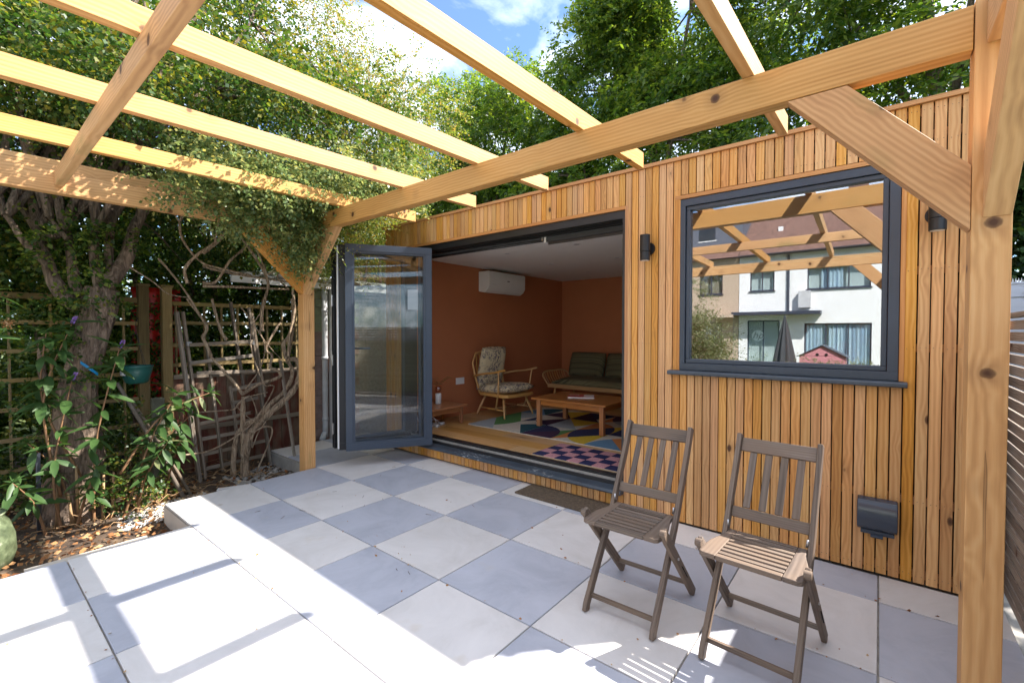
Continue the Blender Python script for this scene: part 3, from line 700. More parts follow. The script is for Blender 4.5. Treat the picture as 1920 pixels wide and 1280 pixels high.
np_mesh('fronds', V, F, MT['leaf_hedge'], jar, 4)
cb_ = MB()
for k in range(5):
    cb_.tube(smooth_path([(-.60+random.uniform(-.05, .05), .30+k*.05, FZ+.20)]+[(-.5+random.uniform(-.14, .12), .46+random.uniform(-.15, .12), FZ+.008+random.uniform(0, .03)) for q in range(4)], 4), .0035, 6)
cb_.box(-.47, -.42, .52, .58, FZ, FZ+.03).box(-.40, -.36, .40, .44, FZ, FZ+.03)
tag(cb_.build('power_cable', MT['white'], None, True), 'tangle of white power cables and plugs on the floor under the side table', 'cable')
# air conditioner
ai = thing('air_conditioner', 'white wall-mounted air conditioner high on the terracotta wall', 'air conditioner', (-.72, 1.88, 1.84))
MB().prism([(.002, 0.02), (.10, .0), (.165, .035), (.205, .10), (.208, .27), (.19, .292), (.002, .292)], 'y', -.40, .40).add([], [])
b = MB(); pf = [(.002, .02), (.11, .0), (.170, .035), (.203, .085), (.206, .272), (.19, .292), (.002, .292)]
b.add([(u, -.40, v) for u, v in pf]+[(u, .40, v) for u, v in pf], [tuple(range(7)), tuple(reversed(range(7, 14)))]+[(i, 7+i, 7+(i+1) % 7, (i+1) % 7) for i in range(7)])
b.build('casing', MT['white'], ai, bevel=.01, seg=3)
MB().add([(.117, -.36, -.001), (.172, -.36, .030), (.172, .36, .030), (.117, .36, -.001), (.112, -.36, .004), (.168, -.36, .036), (.168, .36, .036), (.112, .36, .004)], [(0, 1, 2, 3), (4, 7, 6, 5), (0, 4, 5, 1), (1, 5, 6, 2), (2, 6, 7, 3), (3, 7, 4, 0)]).build('louvre', MT['white'], ai)
MB().box(.2062, .2072, -.02, .03, .168, .180).build('badge', MT['black'], ai)
MB().box(.2062, .2066, -.34, -.26, .11, .1115).build('badge', MT['black'], ai)
ot = thing('wall_socket', 'white double wall socket on the terracotta wall left of the armchair', 'wall socket', (-.72, 1.12, .655))
MB().box(.001, .010, -.075, .075, -.043, .043).build('faceplate', MT['white'], ot, bevel=.002)
for s in (-1, 1): MB().box(.0102, .012, s*.035-.012, s*.035+.012, -.02, .02).build('socket', MT['white'], ot)
spots = [(.325, .84, 'nearest the doorway on the left'), (.27, 1.80, 'in the middle of the left row'), (1.214, .855, 'nearest the doorway on the right'), (1.164, 1.86, 'in the middle of the right row'), (.25, 2.79, 'furthest back, in the left row'), (2.12, .85, 'behind the wall between doorway and window')]
for x_, y_, tx in spots[:5]:
    t = thing('downlight', 'round white recessed ceiling spotlight '+tx, 'downlight', (x_, y_, 2.18), 'recessed ceiling spotlights')
    MB().lathe([(.030, -.001), (.044, -.003), (.044, -.0005)], 24).build('rim', MT['white'], t); MB().lathe([(.026, -.004), (.026, -.0015)], 20).build('lens', MT['silver'], t)
# geometric rug
rx0, rx1, ry0, ry1 = -.20, 2.15, .745, 2.30; cell = .39
RC = {'cream': (.60, .54, .44), 'navy': (.018, .02, .07), 'plum': (.045, .012, .045), 'yellow': (.62, .42, .03), 'orange': (.55, .20, .05), 'blue': (.12, .25, .38), 'green': (.09, .22, .06), 'olive': (.22, .24, .06), 'teal': (.01, .07, .09), 'grey': (.34, .37, .38), 'sand': (.46, .36, .26)}
RM = {k: plain('rug_'+k, c, .95, 0, .12, 40, .3) for k, c in RC.items()}
rug = thing('rug', 'large rug with a colourful pattern of quarter circles and triangles under the coffee table', 'rug', (rx0, ry0, FZ))
MB().box(0, rx1-rx0, 0, ry1-ry0, .0005, .0105).build('base', RM['cream'], rug, bevel=.003)
layers = {k: MB() for k in RC}
pal = ['navy', 'yellow', 'orange', 'blue', 'green', 'olive', 'plum', 'grey', 'teal', 'cream', 'sand', 'navy']
random.seed(21)
ni, nj = int((rx1-rx0)/cell), int((ry1-ry0)/cell)
cx_, cy_ = (rx1-rx0)/ni, (ry1-ry0)/nj
ARR = {(0, 0): 'green', (1, 0): 'cream', (2, 0): 'navy', (3, 0): 'yellow', (4, 0): 'blue', (0, 1): 'grey', (1, 1): 'plum', (2, 1): 'yellow', (3, 1): 'orange', (4, 1): 'blue'}
for i in range(ni):
    for j in range(nj):
        X_, Y_ = i*cx_, j*cy_; c1 = ARR.get((i, j), random.choice(pal)); c2 = random.choice([p for p in pal if p != c1]); rot = random.randrange(4)
        cor = [(X_, Y_), (X_+cx_, Y_), (X_+cx_, Y_+cy_), (X_, Y_+cy_)]
        A_ = cor[rot]; B_ = cor[(rot+1) % 4]; D_ = cor[(rot-1) % 4]; O_ = cor[(rot+2) % 4]
        arc = [(A_[0]+(B_[0]-A_[0])*math.cos(t)+(D_[0]-A_[0])*math.sin(t), A_[1]+(B_[1]-A_[1])*math.cos(t)+(D_[1]-A_[1])*math.sin(t)) for t in [k*math.pi/16 for k in range(9)]]
        def sl(col, poly, z):
            MB().add([(p[0], p[1], z) for p in poly], [tuple(range(len(poly)))]).build('pattern_patch', RM[col], rug)
        sl(c1, [A_]+arc, .0115); 
        half = [A_]+arc[:5]; sl(c2 if rot % 2 else random.choice(pal), half, .0122)
        if rot != 1: sl(c2, [O_, B_, arc[4]], .0117)

random.seed(5)
# chequered mat
mtw = thing('chequered_mat', 'small navy and pink chequered mat inside the threshold', 'mat', (1.17, .165, FZ))
cn = RM['navy']; pk = plain('mat_pink', (.50, .24, .26), .95, 0, .35, 120, .3); pn = plain('mat_navy', (.012, .014, .07), .95, 0, .3, 120, .3)
MB().box(0, .96, 0, .49, .0005, .006).build('backing', RM['sand'], mtw)
q = .1195
for i in range(8):
    for j in range(4):
        MB().box(i*q+.003, (i+1)*q-.003, j*q+.006, (j+1)*q, .0062, .011).build('pile_square', pn if (i+j) % 2 == 0 else pk, mtw)
# desk and monitor behind the window
dk = thing('desk', 'plain desk behind the picture window', 'desk', (3.0, .55, FZ))
box_obj('top', (-.55, .75, -.30, .30, .70, .73), MT['oakfloor'], dk)
for sx in (-.52, .72):
    for sy in (-.27, .27): box_obj('leg', (sx-.02, sx+.02, sy-.02, sy+.02, 0, .699), MT['black'], dk)
mo = thing('computer_monitor', 'dark computer monitor with a round pale logo on its back, seen through the picture window', 'monitor', (2.90, .60, FZ+.73))
MB().box(-.17, .17, -.012, .025, .16, .49).build('screen', plain('monitor_shell', (.03, .032, .036), .4), mo, bevel=.006)
MB().box(-.02, .02, .0, .02, .0, .20).box(-.10, .10, -.07, .09, 0, .012).build('stand', MT['silver'], mo)
pale = plain('pale_logo', (.85, .87, .85), .4)
MB().tube([(0, -.0125, .345), (0, -.0155, .345)], .040, 28).build('logo_disc', pale, mo)
tcv = bpy.data.curves.new('logo_letters', 'FONT'); tcv.body = 'hp'; tcv.size = .072; tcv.align_x = 'CENTER'; tcv.align_y = 'CENTER'; tcv.shear = .35; tcv.extrude = .0008
to = bpy.data.objects.new('t', tcv); C.objects.link(to); dg = bpy.context.evaluated_depsgraph_get(); me = bpy.data.meshes.new_from_object(to.evaluated_get(dg)); bpy.data.objects.remove(to)
lo = obj('logo_letters', me, MT['black'], mo); lo.location = (0, -.0168, .347); lo.rotation_euler = (R(90), 0, 0)

# ------------------------------------------------------------ folding chairs
def folding_chair():
    t = thing('folding_chair', '', 'chair', (0, 0, 0), 'weathered wooden folding chairs on the patio'); m = MT['teak']
    for s in (-1, 1):
        X_ = s*.160
        # long stile: front foot -> seat -> top of the back
        path = [(-.235, .0), (-.225, .03), (.045, .41), (.185, .66), (.262, .815)]
        w_ = .019
        b = MB(); pts = [Vector((0, y, z)) for y, z in path]
        nrm = []
        for i in range(len(pts)):
            d = (pts[min(i+1, 4)]-pts[max(i-1, 0)]).normalized(); nrm.append(Vector((0, -d.z, d.y)))
        # build around local frame with X along stile
        m4, l = frame((X_, path[0][0], path[0][1]), (X_, path[4][0], path[4][1]), (1, 0, 0)); mi = m4.inverted()
        vs = []
        for p, q in zip(pts, nrm):
            hw = .021
            for sx in (-.0105, .0105):
                vs += [mi @ (Vector((X_+sx, p.y, p.z))-q*hw), mi @ (Vector((X_+sx, p.y, p.z))+q*hw)]
        fs = []
        for i in range(4):
            a = i*4; c = a+4; fs += [(a, c, c+1, a+1), (a+2, a+3, c+3, c+2), (a, a+2, c+2, c), (a+1, c+1, c+3, a+3)]
        fs += [(0, 1, 3, 2), (16, 18, 19, 17)]
        o = MB().add(vs, fs).build('back_stile', m, t, bevel=.004, seg=2); o.matrix_local = m4
        # rear leg
        m4, l = frame((s*.187, -.198, .452), (s*.187, .232, .0), (1, 0, 0))
        o = MB().box(0, l-.004, -.0225, .0225, -.0105, .0105).build('rear_leg', m, t, bevel=.005, seg=2); o.matrix_local = m4 @ Matrix.Rotation(math.pi/2, 4, 'X') @ Matrix.Rotation(math.pi/2, 4, 'X') if False else m4
        # groove in the leg
        MB().bar((s*(.187+.0108), .02, .222), (s*(.187+.0108), .10, .138), .0015, .007, (1, 0, 0)).build('slot', MT['membrane'], t)
        MB().tube([(s*.150, -.03, .275), (s*.202, -.03, .275)], .006, 10).build('pivot_bolt', MT['silver'], t, True)
        MB().tube([(s*.146, .045, .445), (s*.150, .045, .475)], .005, 8).build('pivot_bolt', MT['silver'], t, True)
        MB().tube([(s*.176, -.200, .446), (s*.201, -.200, .446)], .016, 16).build('leg_boss', m, t, bevel=.002)
    beam('stretcher', (-.15, -.196, .062), (.15, -.196, .062), .016, .020, m, t)
    beam('stretcher', (-.178, .160, .078), (.178, .160, .078), .016, .020, m, t)
    beam('top_rail', (-.1485, .247, .772), (.1485, .247, .772), .018, .062, m, t, (0, .45, 1))
    beam('lower_rail', (-.1485, .103, .498), (.1485, .103, .498), .018, .046, m, t, (0, .5, 1))
    for k in range(4):
        x_ = -.0945+.063*k; beam('back_slat', (x_, .116, .520), (x_, .234, .743), .030, .009, m, t, (0, -1, .5))
    # seat: front-back side boards with rounded corners, slats across
    zt = .430
    def seat_z(y): return 0
    for s in (-1, 1):
        poly = [(.115, -.235), (.163, -.235), (.178, -.225), (.183, -.20), (.176, -.10), (.150, .0), (.147, .065), (.115, .065)]
        poly = [(s*a, b_) for a, b_ in poly]; 
        vs = [(a, b_, zt-.020) for a, b_ in poly]+[(a, b_, zt) for a, b_ in poly]; n_ = len(poly)
        o = MB().add([(b_, -a, z) for a, b_, z in vs], [tuple(range(n_)), tuple(reversed(range(n_, 2*n_)))]+[(i, n_+i, n_+(i+1) % n_, (i+1) % n_) for i in range(n_)]).build('seat_side', m, t, bevel=.004)
        o.rotation_euler = (0, 0, R(90))
    beam('seat_front', (-.1145, -.222, zt-.010), (.1145, -.222, zt-.010), .026, .020, m, t)
    beam('seat_back', (-.1145, .053, zt-.010), (.1145, .053, zt-.010), .024, .020, m, t)
    for k in range(7):
        y_ = -.189+.0355*k; beam('seat_slat', (-.1145, y_, zt-.008), (.1145, y_, zt-.008), .0215, .015, m, t, bevel=.002)
    return t
ch = folding_chair(); ch.location = (2.695, -1.025, .001); ch.rotation_euler = (0, 0, R(.5))
ch['label'] = 'weathered folding chair nearer the doorway, wholly in shade'
def copy_tree(o, parent=None):
    c = o.copy(); C.objects.link(c)
    if parent: c.parent = parent
    for k in list(o.children): copy_tree(k, c)
    return c
c2 = copy_tree(ch); c2.location = (3.225, -1.015, .001); c2.rotation_euler = (0, 0, R(-3))
c2['label'] = 'weathered folding chair below the window, sun patch on its seat'
# ------------------------------------------------------------ foliage helpers
def unit(a): return a/np.maximum(np.linalg.norm(a, axis=-1, keepdims=True), 1e-9)
def leaf_mesh(name, P, D, Lg, wr, mat, parent, fold=.25, nrm=None):
    # kite-shaped folded leaves: base P, direction D, length Lg
    n = len(P); D = unit(D)
    up_ = RNG.normal(size=(n, 3))*.7+np.array([0, 0, 1.]) if nrm is None else nrm
    Sd = unit(np.cross(D, up_)); Nn = np.cross(Sd, D)
    Lg = np.asarray(Lg).reshape(-1, 1); Wd = Lg*wr/2
    a = P; b = P+D*Lg*.42+Sd*Wd+Nn*Wd*fold; c = P+D*Lg; d = P+D*Lg*.42-Sd*Wd+Nn*Wd*fold
    V = np.stack([a, b, c, d], 1).reshape(-1, 3); F = np.arange(4*n).reshape(n, 4)
    return np_mesh(name, V, F, mat, parent, 4)
def clumps(blobs, n, rmin=.25, rmax=.5, shell=(.55, 1.0)):
    # clump centres near the surface of the blobs
    w_ = np.array([b[1][0]*b[1][1]+b[1][1]*b[1][2]+b[1][0]*b[1][2] for b in blobs]); idx = RNG.choice(len(blobs), n, p=w_/w_.sum())
    d = unit(RNG.normal(size=(n, 3))); r = RNG.uniform(shell[0], shell[1], (n, 1))**.6
    Cc = np.array([blobs[i][0] for i in idx]); Rr = np.array([blobs[i][1] for i in idx])
    return Cc+d*Rr*r, unit(d/Rr), RNG.uniform(rmin, rmax, n)
def sprays(cc, out, cr, per, leaves, slen, L0, droop=.25, wr=.5, spread=.9, flat=.0):
    n = len(cc)*per; i = np.repeat(np.arange(len(cc)), per)
    off = unit(RNG.normal(size=(n, 3)))*(RNG.uniform(.15, 1, (n, 1))**.45)*cr[i][:, None]*np.array([1, 1, .72])
    base = cc[i]+off
    d = unit(unit(off)*.75+out[i]*.5+RNG.normal(size=(n, 3))*.35+np.array([0, 0, -droop]))
    sl = slen*RNG.uniform(.6, 1.3, (n, 1)); side = unit(np.cross(d, RNG.normal(size=(n, 3))*.5+np.array([0, 0, 1.])))
    P = []; D = []
    for k in range(leaves):
        t = (k+.7)/leaves; sg = 1 if k % 2 else -1
        pos = base+d*sl*t+np.array([0, 0, -1.])*droop*sl*t*t*.6
        dd = d*(.45+.5*(k == leaves-1))+side*sg*spread*(k != leaves-1)+RNG.normal(size=(n, 3))*.22+np.array([0, 0, -droop*.6])
        P.append(pos); D.append(dd)
    P = np.concatenate(P); D = np.concatenate(D); return P, D, L0*RNG.uniform(.65, 1.25, len(P))
def twigs(cc, roots, mat, parent, name='branch', r0=.02, r1=.004, sag=.1):
    b = MB()
    roots = np.array(roots)
    for c in cc:
        k = np.argmin(((roots-c)**2).sum(1)); a = Vector(roots[k]); e = Vector(c)
        mid = (a+e)/2+Vector((random.uniform(-1, 1), random.uniform(-1, 1), random.uniform(-.3, 1)))*(e-a).length*.13
        b.tube([a, (a+mid)/2+Vector((0, 0, .02)), mid, (mid+e)/2, e], [r0, r0*.8, (r0+r1)/2, r1*1.5, r1], 5, False)
    o = b.build(name, mat, parent, True); o['kind'] = 'stuff'; return o

VINES =  [(0.036, 0.022, [(-1.321, -1.277, -0.159), (-1.32, -1.275, 0.075), (-1.302, -1.248, 0.243), (-1.306, -1.172, 0.358), (-1.303, -1.063, 0.459), (-1.284, -0.942, 0.548), (-1.257, -0.836, 0.659), (-1.256, -0.767, 0.774), (-1.251, -0.753, 0.91), (-1.267, -0.783, 1.002), (-1.249, -0.881, 1.008)]), (0.024, 0.018, [(-1.314, -1.29, 0.051), (-1.317, -1.294, 0.278), (-1.318, -1.294, 0.503), (-1.316, -1.286, 0.658)]), (0.014, 0.01, [(-1.293, -1.295, 0.675), (-1.327, -1.367, 0.805), (-1.358, -1.454, 0.934), (-1.388, -1.539, 1.06)]), (0.015, 0.009, [(-1.328, -1.279, 0.691), (-1.309, -1.14, 0.772), (-1.278, -1.014, 0.807), (-1.259, -0.951, 0.848), (-1.24, -1.001, 0.911), (-1.226, -1.07, 0.945), (-1.261, -1.033, 1.058), (-1.218, -1.112, 1.134), (-1.202, -1.014, 1.334), (-1.2, -0.972, 1.393)]), (0.022, 0.014, [(-1.389, -1.362, -0.159), (-1.359, -1.363, 0.087), (-1.37, -1.326, 0.275), (-1.307, -1.277, 0.375), (-1.299, -1.147, 0.442), (-1.306, -1.018, 0.57), (-1.309, -0.916, 0.647), (-1.26, -0.848, 0.78), (-1.269, -0.828, 0.899), (-1.238, -0.901, 1.039), (-1.228, -0.933, 1.173), (-1.236, -0.885, 1.231), (-1.229, -0.843, 1.351), (-1.206, -0.837, 1.559), (-1.204, -0.852, 1.647)]), (0.014, 0.011, [(-1.264, -0.874, 1.007), (-1.258, -0.846, 1.156), (-1.237, -0.824, 1.351), (-1.268, -0.814, 1.652)]), (0.016, 0.012, [(-1.318, -1.103, 1.305), (-1.295, -1.118, 1.492), (-1.309, -1.069, 1.639)]), (0.014, 0.01, [(-1.398, -1.536, 1.06), (-1.402, -1.569, 1.169), (-1.409, -1.6, 1.251), (-1.37, -1.577, 1.331), (-1.418, -1.607, 1.439), (-1.405, -1.689, 1.555), (-1.418, -1.718, 1.607)]), (0.014, 0.01, [(-1.395, -1.402, 1.221), (-1.409, -1.445, 1.305), (-1.406, -1.493, 1.483), (-1.39, -1.526, 1.617)]), (0.007, 0.004, [(-1.211, -1.835, 0.206), (-1.196, -1.62, 0.208), (-1.176, -1.389, 0.315), (-1.224, -1.204, 0.445), (-1.226, -1.037, 0.711), (-1.216, -1.069, 0.758), (-1.184, -1.137, 0.767), (-1.193, -1.198, 0.926), (-1.216, -1.252, 1.166), (-1.21, -1.239, 1.347), (-1.219, -1.169, 1.475)]), (0.005, 0.004, [(-1.222, -1.687, 0.568), (-1.247, -1.519, 0.556), (-1.208, -1.4, 0.564), (-1.196, -1.316, 0.658), (-1.193, -1.107, 0.692)]), (0.005, 0.003, [(-1.201, -1.402, 0.565), (-1.183, -1.371, 0.625), (-1.259, -1.241, 0.658), (-1.237, -1.186, 0.412), (-1.183, -1.323, 0.495), (-1.198, -1.391, 0.585)]), (0.006, 0.004, [(-1.205, -1.216, -0.088), (-1.173, -1.078, 0.274), (-1.193, -1.124, 0.351), (-1.181, -1.248, 0.303), (-1.212, -1.25, 0.158), (-1.219, -1.181, 0.314), (-1.203, -1.049, 0.483)]), (0.005, 0.003, [(-1.229, -1.332, 1.538), (-1.209, -1.252, 1.416), (-1.163, -1.141, 1.207), (-1.213, -0.969, 1.028), (-1.239, -0.752, 0.865)]), (0.006, 0.004, [(-1.236, -1.3, 0.736), (-1.226, -1.171, 0.923), (-1.177, -1.136, 1.136), (-1.211, -1.174, 1.319)]), (0.011, 0.008, [(-1.113, -1.683, 1.738), (-1.124, -1.575, 1.76), (-1.071, -1.482, 1.948), (-1.105, -1.356, 2.079), (-1.118, -1.194, 2.278)]), (0.013, 0.009, [(-1.126, -1.676, 2.001), (-1.127, -1.515, 2.169), (-1.12, -1.427, 2.306), (-1.089, -1.323, 2.434), (-1.121, -1.165, 2.562)]), (0.01, 0.008, [(-1.178, -1.662, 1.9), (-1.151, -1.586, 1.87), (-1.165, -1.336, 1.841), (-1.12, -1.136, 1.824), (-1.173, -0.849, 1.812)]), (0.012, 0.009, [(-1.148, -1.673, 1.711), (-1.134, -1.463, 1.721), (-1.155, -1.197, 1.73), (-1.121, -0.915, 1.735)]), (0.013, 0.009, [(-1.151, -1.178, 1.311), (-1.14, -1.168, 1.547), (-1.105, -1.13, 1.784), (-1.103, -1.239, 2.006), (-1.055, -1.429, 2.247), (-1.04, -1.509, 2.412), (-0.977, -1.571, 2.588)]), (0.008, 0.006, [(-1.03, -1.173, 1.853), (-1.05, -1.259, 2.087), (-1.078, -1.43, 2.349), (-1.065, -1.563, 2.536)]), (0.008, 0.006, [(-1.065, -0.95, 2.199), (-1.068, -1.004, 1.979), (-1.066, -1.057, 1.84), (-1.028, -0.972, 1.739)]), (0.011, 0.008, [(-1.171, -0.864, 1.742), (-1.177, -0.836, 1.535), (-1.124, -0.918, 1.257), (-1.146, -0.924, 1.051)]), (0.012, 0.009, [(-0.98, -1.836, 1.711), (-1.004, -1.847, 1.833), (-0.984, -1.761, 1.963), (-0.994, -1.621, 2.094), (-0.988, -1.492, 2.274)]), (0.009, 0.006, [(-1.09, -1.857, 2.237), (-1.1, -1.843, 2.118), (-1.116, -1.775, 2.007), (-1.112, -1.697, 1.922), (-1.085, -1.594, 1.884), (-1.084, -1.295, 1.84)]), (0.008, 0.005, [(-1.283, -1.965, 1.937), (-1.307, -1.858, 1.81), (-1.294, -1.744, 1.626), (-1.288, -1.664, 1.467), (-1.294, -1.606, 1.335), (-1.287, -1.638, 1.252)]), (0.005, 0.003, [(-1.198, -2.176, 1.829), (-1.191, -2.026, 1.724), (-1.189, -1.916, 1.626), (-1.214, -1.752, 1.606)])]
LIMBS =  [(0.15, 0.085, [(-1.25, -2.504, 0.272), (-1.25, -2.502, 0.453), (-1.25, -2.504, 0.691), (-1.25, -2.48, 0.925), (-1.25, -2.415, 1.216), (-1.25, -2.358, 1.5), (-1.25, -2.335, 1.644)]), (0.075, 0.035, [(-1.25, -2.335, 1.644), (-1.29, -2.238, 1.786), (-1.33, -2.16, 1.947), (-1.37, -2.114, 2.155), (-1.41, -2.043, 2.327), (-1.45, -1.983, 2.503)]), (0.07, 0.03, [(-1.245, -2.38, 1.499), (-1.306, -2.505, 1.524), (-1.357, -2.586, 1.659), (-1.408, -2.618, 1.798), (-1.495, -2.664, 2.035), (-1.562, -2.675, 2.223), (-1.583, -2.709, 2.427)]), (0.045, 0.03, [(-1.25, -2.346, 1.601), (-1.3, -2.474, 1.623), (-1.35, -2.496, 1.806), (-1.4, -2.507, 2.021), (-1.45, -2.548, 2.231), (-1.5, -2.55, 2.45)]), (0.05, 0.025, [(-1.25, -2.346, 1.629), (-1.288, -2.36, 1.745), (-1.325, -2.372, 1.961), (-1.362, -2.353, 2.141), (-1.4, -2.367, 2.318)]), (0.045, 0.025, [(-1.3, -2.305, 1.679), (-1.35, -2.283, 1.83), (-1.4, -2.259, 2.134), (-1.45, -2.214, 2.299), (-1.5, -2.132, 2.478)]), (0.03, 0.015, [(-1.3, -2.629, 1.787), (-1.35, -2.751, 1.963), (-1.4, -2.808, 2.104), (-1.45, -2.84, 2.172), (-1.5, -2.887, 2.301)]), (0.03, 0.012, [(-1.35, -2.677, 2.014), (-1.4, -2.556, 2.055), (-1.45, -2.457, 2.221), (-1.5, -2.395, 2.387)]), (0.028, 0.01, [(-1.35, -2.513, 2.014), (-1.425, -2.582, 2.137), (-1.5, -2.631, 2.264)]), (0.03, 0.024, [(-1.35, -2.657, 0.837), (-1.35, -2.677, 1.043), (-1.35, -2.67, 1.26)])]
# ------------------------------------------------------------ hawthorn tree at the left
hw = thing('hawthorn_tree', 'gnarled many-stemmed hawthorn tree with furrowed trunk and small leaves beside the patio', 'tree', (0, 0, 0))
LIMBS[0][2].insert(0, (-1.27, -2.53, -.20))
tips = []
pt_z = lambda p: p.z
for k, (ra, rb, pts) in enumerate(LIMBS):
    sp_ = smooth_path(pts, 5); n = len(sp_); b = MB()
    rr = []
    for i in range(n):
        u = i/(n-1); r = ra+(rb-ra)*u
        r *= .86 if k else 1
        if k == 0: r = np.interp(pt_z(sp_[i]), [-.2, .1, .3, .6, .95, 1.25, 1.5, 1.65], [.21, .17, .15, .13, .102, .098, .115, .10])
        rr.append(r)
    nseg = 26 if k == 0 else 12
    b.tube(sp_, rr, nseg)
    for q in range(len(b.v)):     # furrows
        v = Vector(b.v[q]); j_ = q//nseg; a_ = q % nseg
        if j_ < n:
            c = sp_[j_]; f_ = .10*math.sin(a_*2.4+j_*.25)+.06*math.sin(a_*5.3-j_*.4)+random.uniform(-.03, .03)
            b.v[q] = tuple(c+(v-c)*(1+(f_ if k == 0 else f_*.5)))
    b.build('trunk' if k == 0 else 'limb', MT['bark'], hw, True)
    if 0 < k < 9: tips.append(pts[-1]); tips.append(tuple(sp_[int(n*.7)]))
up_l = MB(); top_tips = []
for a in list(tips):
    for q in range(3):
        e = Vector(a)+Vector((random.uniform(-.8, .5), random.uniform(-.4, 1.1), random.uniform(.8, 2.0)))
        m_ = (Vector(a)+e)/2+Vector((random.uniform(-.15, .15), random.uniform(-.15, .15), .1))
        up_l.tube(smooth_path([a, m_, e], 4), [.028-.0022*i for i in range(9)], 7, False); top_tips += [tuple(m_), tuple(e)]
up_l.build('upper_limbs', MT['bark'], hw, True)['kind'] = 'stuff'
HB = [((-.42, -2.1, 3.15), (.5, .7, .38)), ((-.35, -1.2, 3.3), (.5, .7, .42)), ((-.5, -.4, 3.4), (.5, .6, .5)), ((-.9, -2.9, 3.3), (.6, .6, .5)), ((-1.75, -2.9, 3.1), (.9, .9, .75)), ((-1.6, -2.0, 3.35), (.85, .9, .95)), ((-1.75, -.9, 3.4), (.9, 1.0, 1.15)), ((-2.3, -1.8, 4.5), (1.2, 1.8, .9)), ((-2.3, -2.9, 2.3), (.8, 1.0, .6)), ((-2.2, -1.2, 2.45), (.6, 1.0, .5)), ((-2.1, -3.9, 3.3), (1.0, 1.0, 1.2))]
cc, oo, rr = clumps(HB, 600, .15, .32, (.15, 1.0)); P_, D_, L_ = sprays(cc, oo, rr, 36, 7, .17, .036, .35)
leaf_mesh('crown', P_, D_, L_, .85, MT['leaf_haw'], hw)
twigs(cc[::3], tips+top_tips, MT['bark'], hw, 'branch', .014, .003)
# honey-coloured thin leaved tree beyond it
gd = thing('golden_tree', 'fine-leaved yellow-green tree glowing in the sun behind the left post', 'tree', (0, 0, 0))
GB = [((-1.75, .35, 4.15), (.85, 1.0, 1.15)), ((-1.55, .55, 3.05), (.75, .85, .75)), ((-2.2, -.2, 5.0), (1.0, 1.2, .8)), ((-1.75, .0, 2.45), (.5, .6, .4)), ((-.6, .25, 3.7), (.5, .7, .6))]
MB().tube(smooth_path([(-2.1, .1, -.2), (-2.15, .1, 1.4), (-1.95, .25, 2.6), (-1.8, .4, 4.4)], 4), [.06-.003*i for i in range(13)], 10).build('trunk', MT['bark'], gd, True)
cc, oo, rr = clumps(GB, 190, .16, .34, (.2, 1.0)); P_, D_, L_ = sprays(cc, oo, rr, 34, 9, .22, .036, .35)
leaf_mesh('crown', P_, D_, L_, .5, MT['leaf_gold'], gd)
twigs(cc[::4], [(-2.15, .1, 1.8), (-1.95, .25, 2.6), (-1.85, .35, 3.4), (-1.8, .4, 4.2)], MT['twig'], gd, 'branch', .012, .002)
# climber on the left post: stems and foliage
cl = thing('climbing_shrub', 'old twisting climber with bare stems below and a leafy mass over the left post', 'climber', (0, 0, 0))
for (ra, rb, pts) in VINES:
    s_ = smooth_path(pts, 5); n = len(s_)
    MB().tube(s_, [1.15*(ra+(rb-ra)*i/(n-1))*(1+.09*math.sin(i*1.3)+random.uniform(-.06, .06)) for i in range(n)], 9).build('stem', MT['vine'], cl, True)
CB = [((-.42, -1.85, 2.42), (.16, .35, .16)), ((-.40, -1.5, 2.30), (.16, .30, .16)), ((-.20, -1.7, 2.62), (.25, .35, .18)), ((-.66, -1.13, 2.50), (.34, .40, .30)), ((-.15, -1.25, 2.55), (.28, .42, .26)), ((-.40, -1.45, 2.50), (.30, .35, .22)), ((-.05, -.75, 2.62), (.26, .35, .22)), ((-.38, -1.12, 2.28), (.20, .16, .16)), ((-.55, -1.75, 2.62), (.25, .35, .22)), ((-.1, -.35, 2.75), (.25, .3, .2)), ((-.50, -1.10, 2.17), (.24, .24, .26)), ((-.95, -1.25, 2.55), (.35, .5, .35)), ((-.60, -.75, 2.62), (.35, .4, .30)), ((-.9, -.6, 2.95), (.45, .55, .4)), ((-.50, -.95, 1.98), (.14, .16, .16)), ((-1.1, -1.7, 2.62), (.3, .5, .25)), ((-.28, -.98, 2.12), (.16, .12, .12))]
cc, oo, rr = clumps(CB, 350, .09, .18, (.2, 1.0)); P_, D_, L_ = sprays(cc, oo, rr, 22, 7, .13, .032, .3)
keep = ~((P_[:, 0] > -.45) & (P_[:, 1] > -.93) & (P_[:, 2] < 2.38)); leaf_mesh('foliage', P_[keep], D_[keep], L_[keep], .7, MT['leaf_climb'], cl)
cc3, oo3, rr3 = clumps([((-1.24, -2.42, 1.55), (.13, .16, .25)), ((-1.22, -2.48, 1.15), (.10, .12, .2)), ((-1.36, -2.5, 1.9), (.2, .2, .25)), ((-1.45, -2.25, 2.1), (.2, .25, .2))], 42, .05, .12, (.5, 1)); P_, D_, L_ = sprays(cc3, oo3, rr3, 13, 6, .10, .036, .4)
leaf_mesh('trunk_ivy', P_, D_, L_, .8, MT['leaf_hedge'], hw)
cc2, oo2, rr2 = clumps([((-.62, -.42, 2.42), (.26, .30, .16)), ((-.45, -.75, 2.12), (.22, .22, .12)), ((-.75, -.1, 2.75), (.35, .4, .3))], 60, .08, .16, (.2, 1)); P_, D_, L_ = sprays(cc2, oo2, rr2, 9, 8, .2, .026, .2)
leaf_mesh('foliage', P_, D_, L_, .45, MT['leaf_gold'], cl)
rts = [v for _, _, p in VINES[15:] for v in p]+[(-.9, -1.2, 2.3), (-.7, -1.0, 2.45)]
twigs(np.concatenate([cc[::2], cc2[::2]]), rts, MT['vine'], cl, 'twig', .006, .0015)
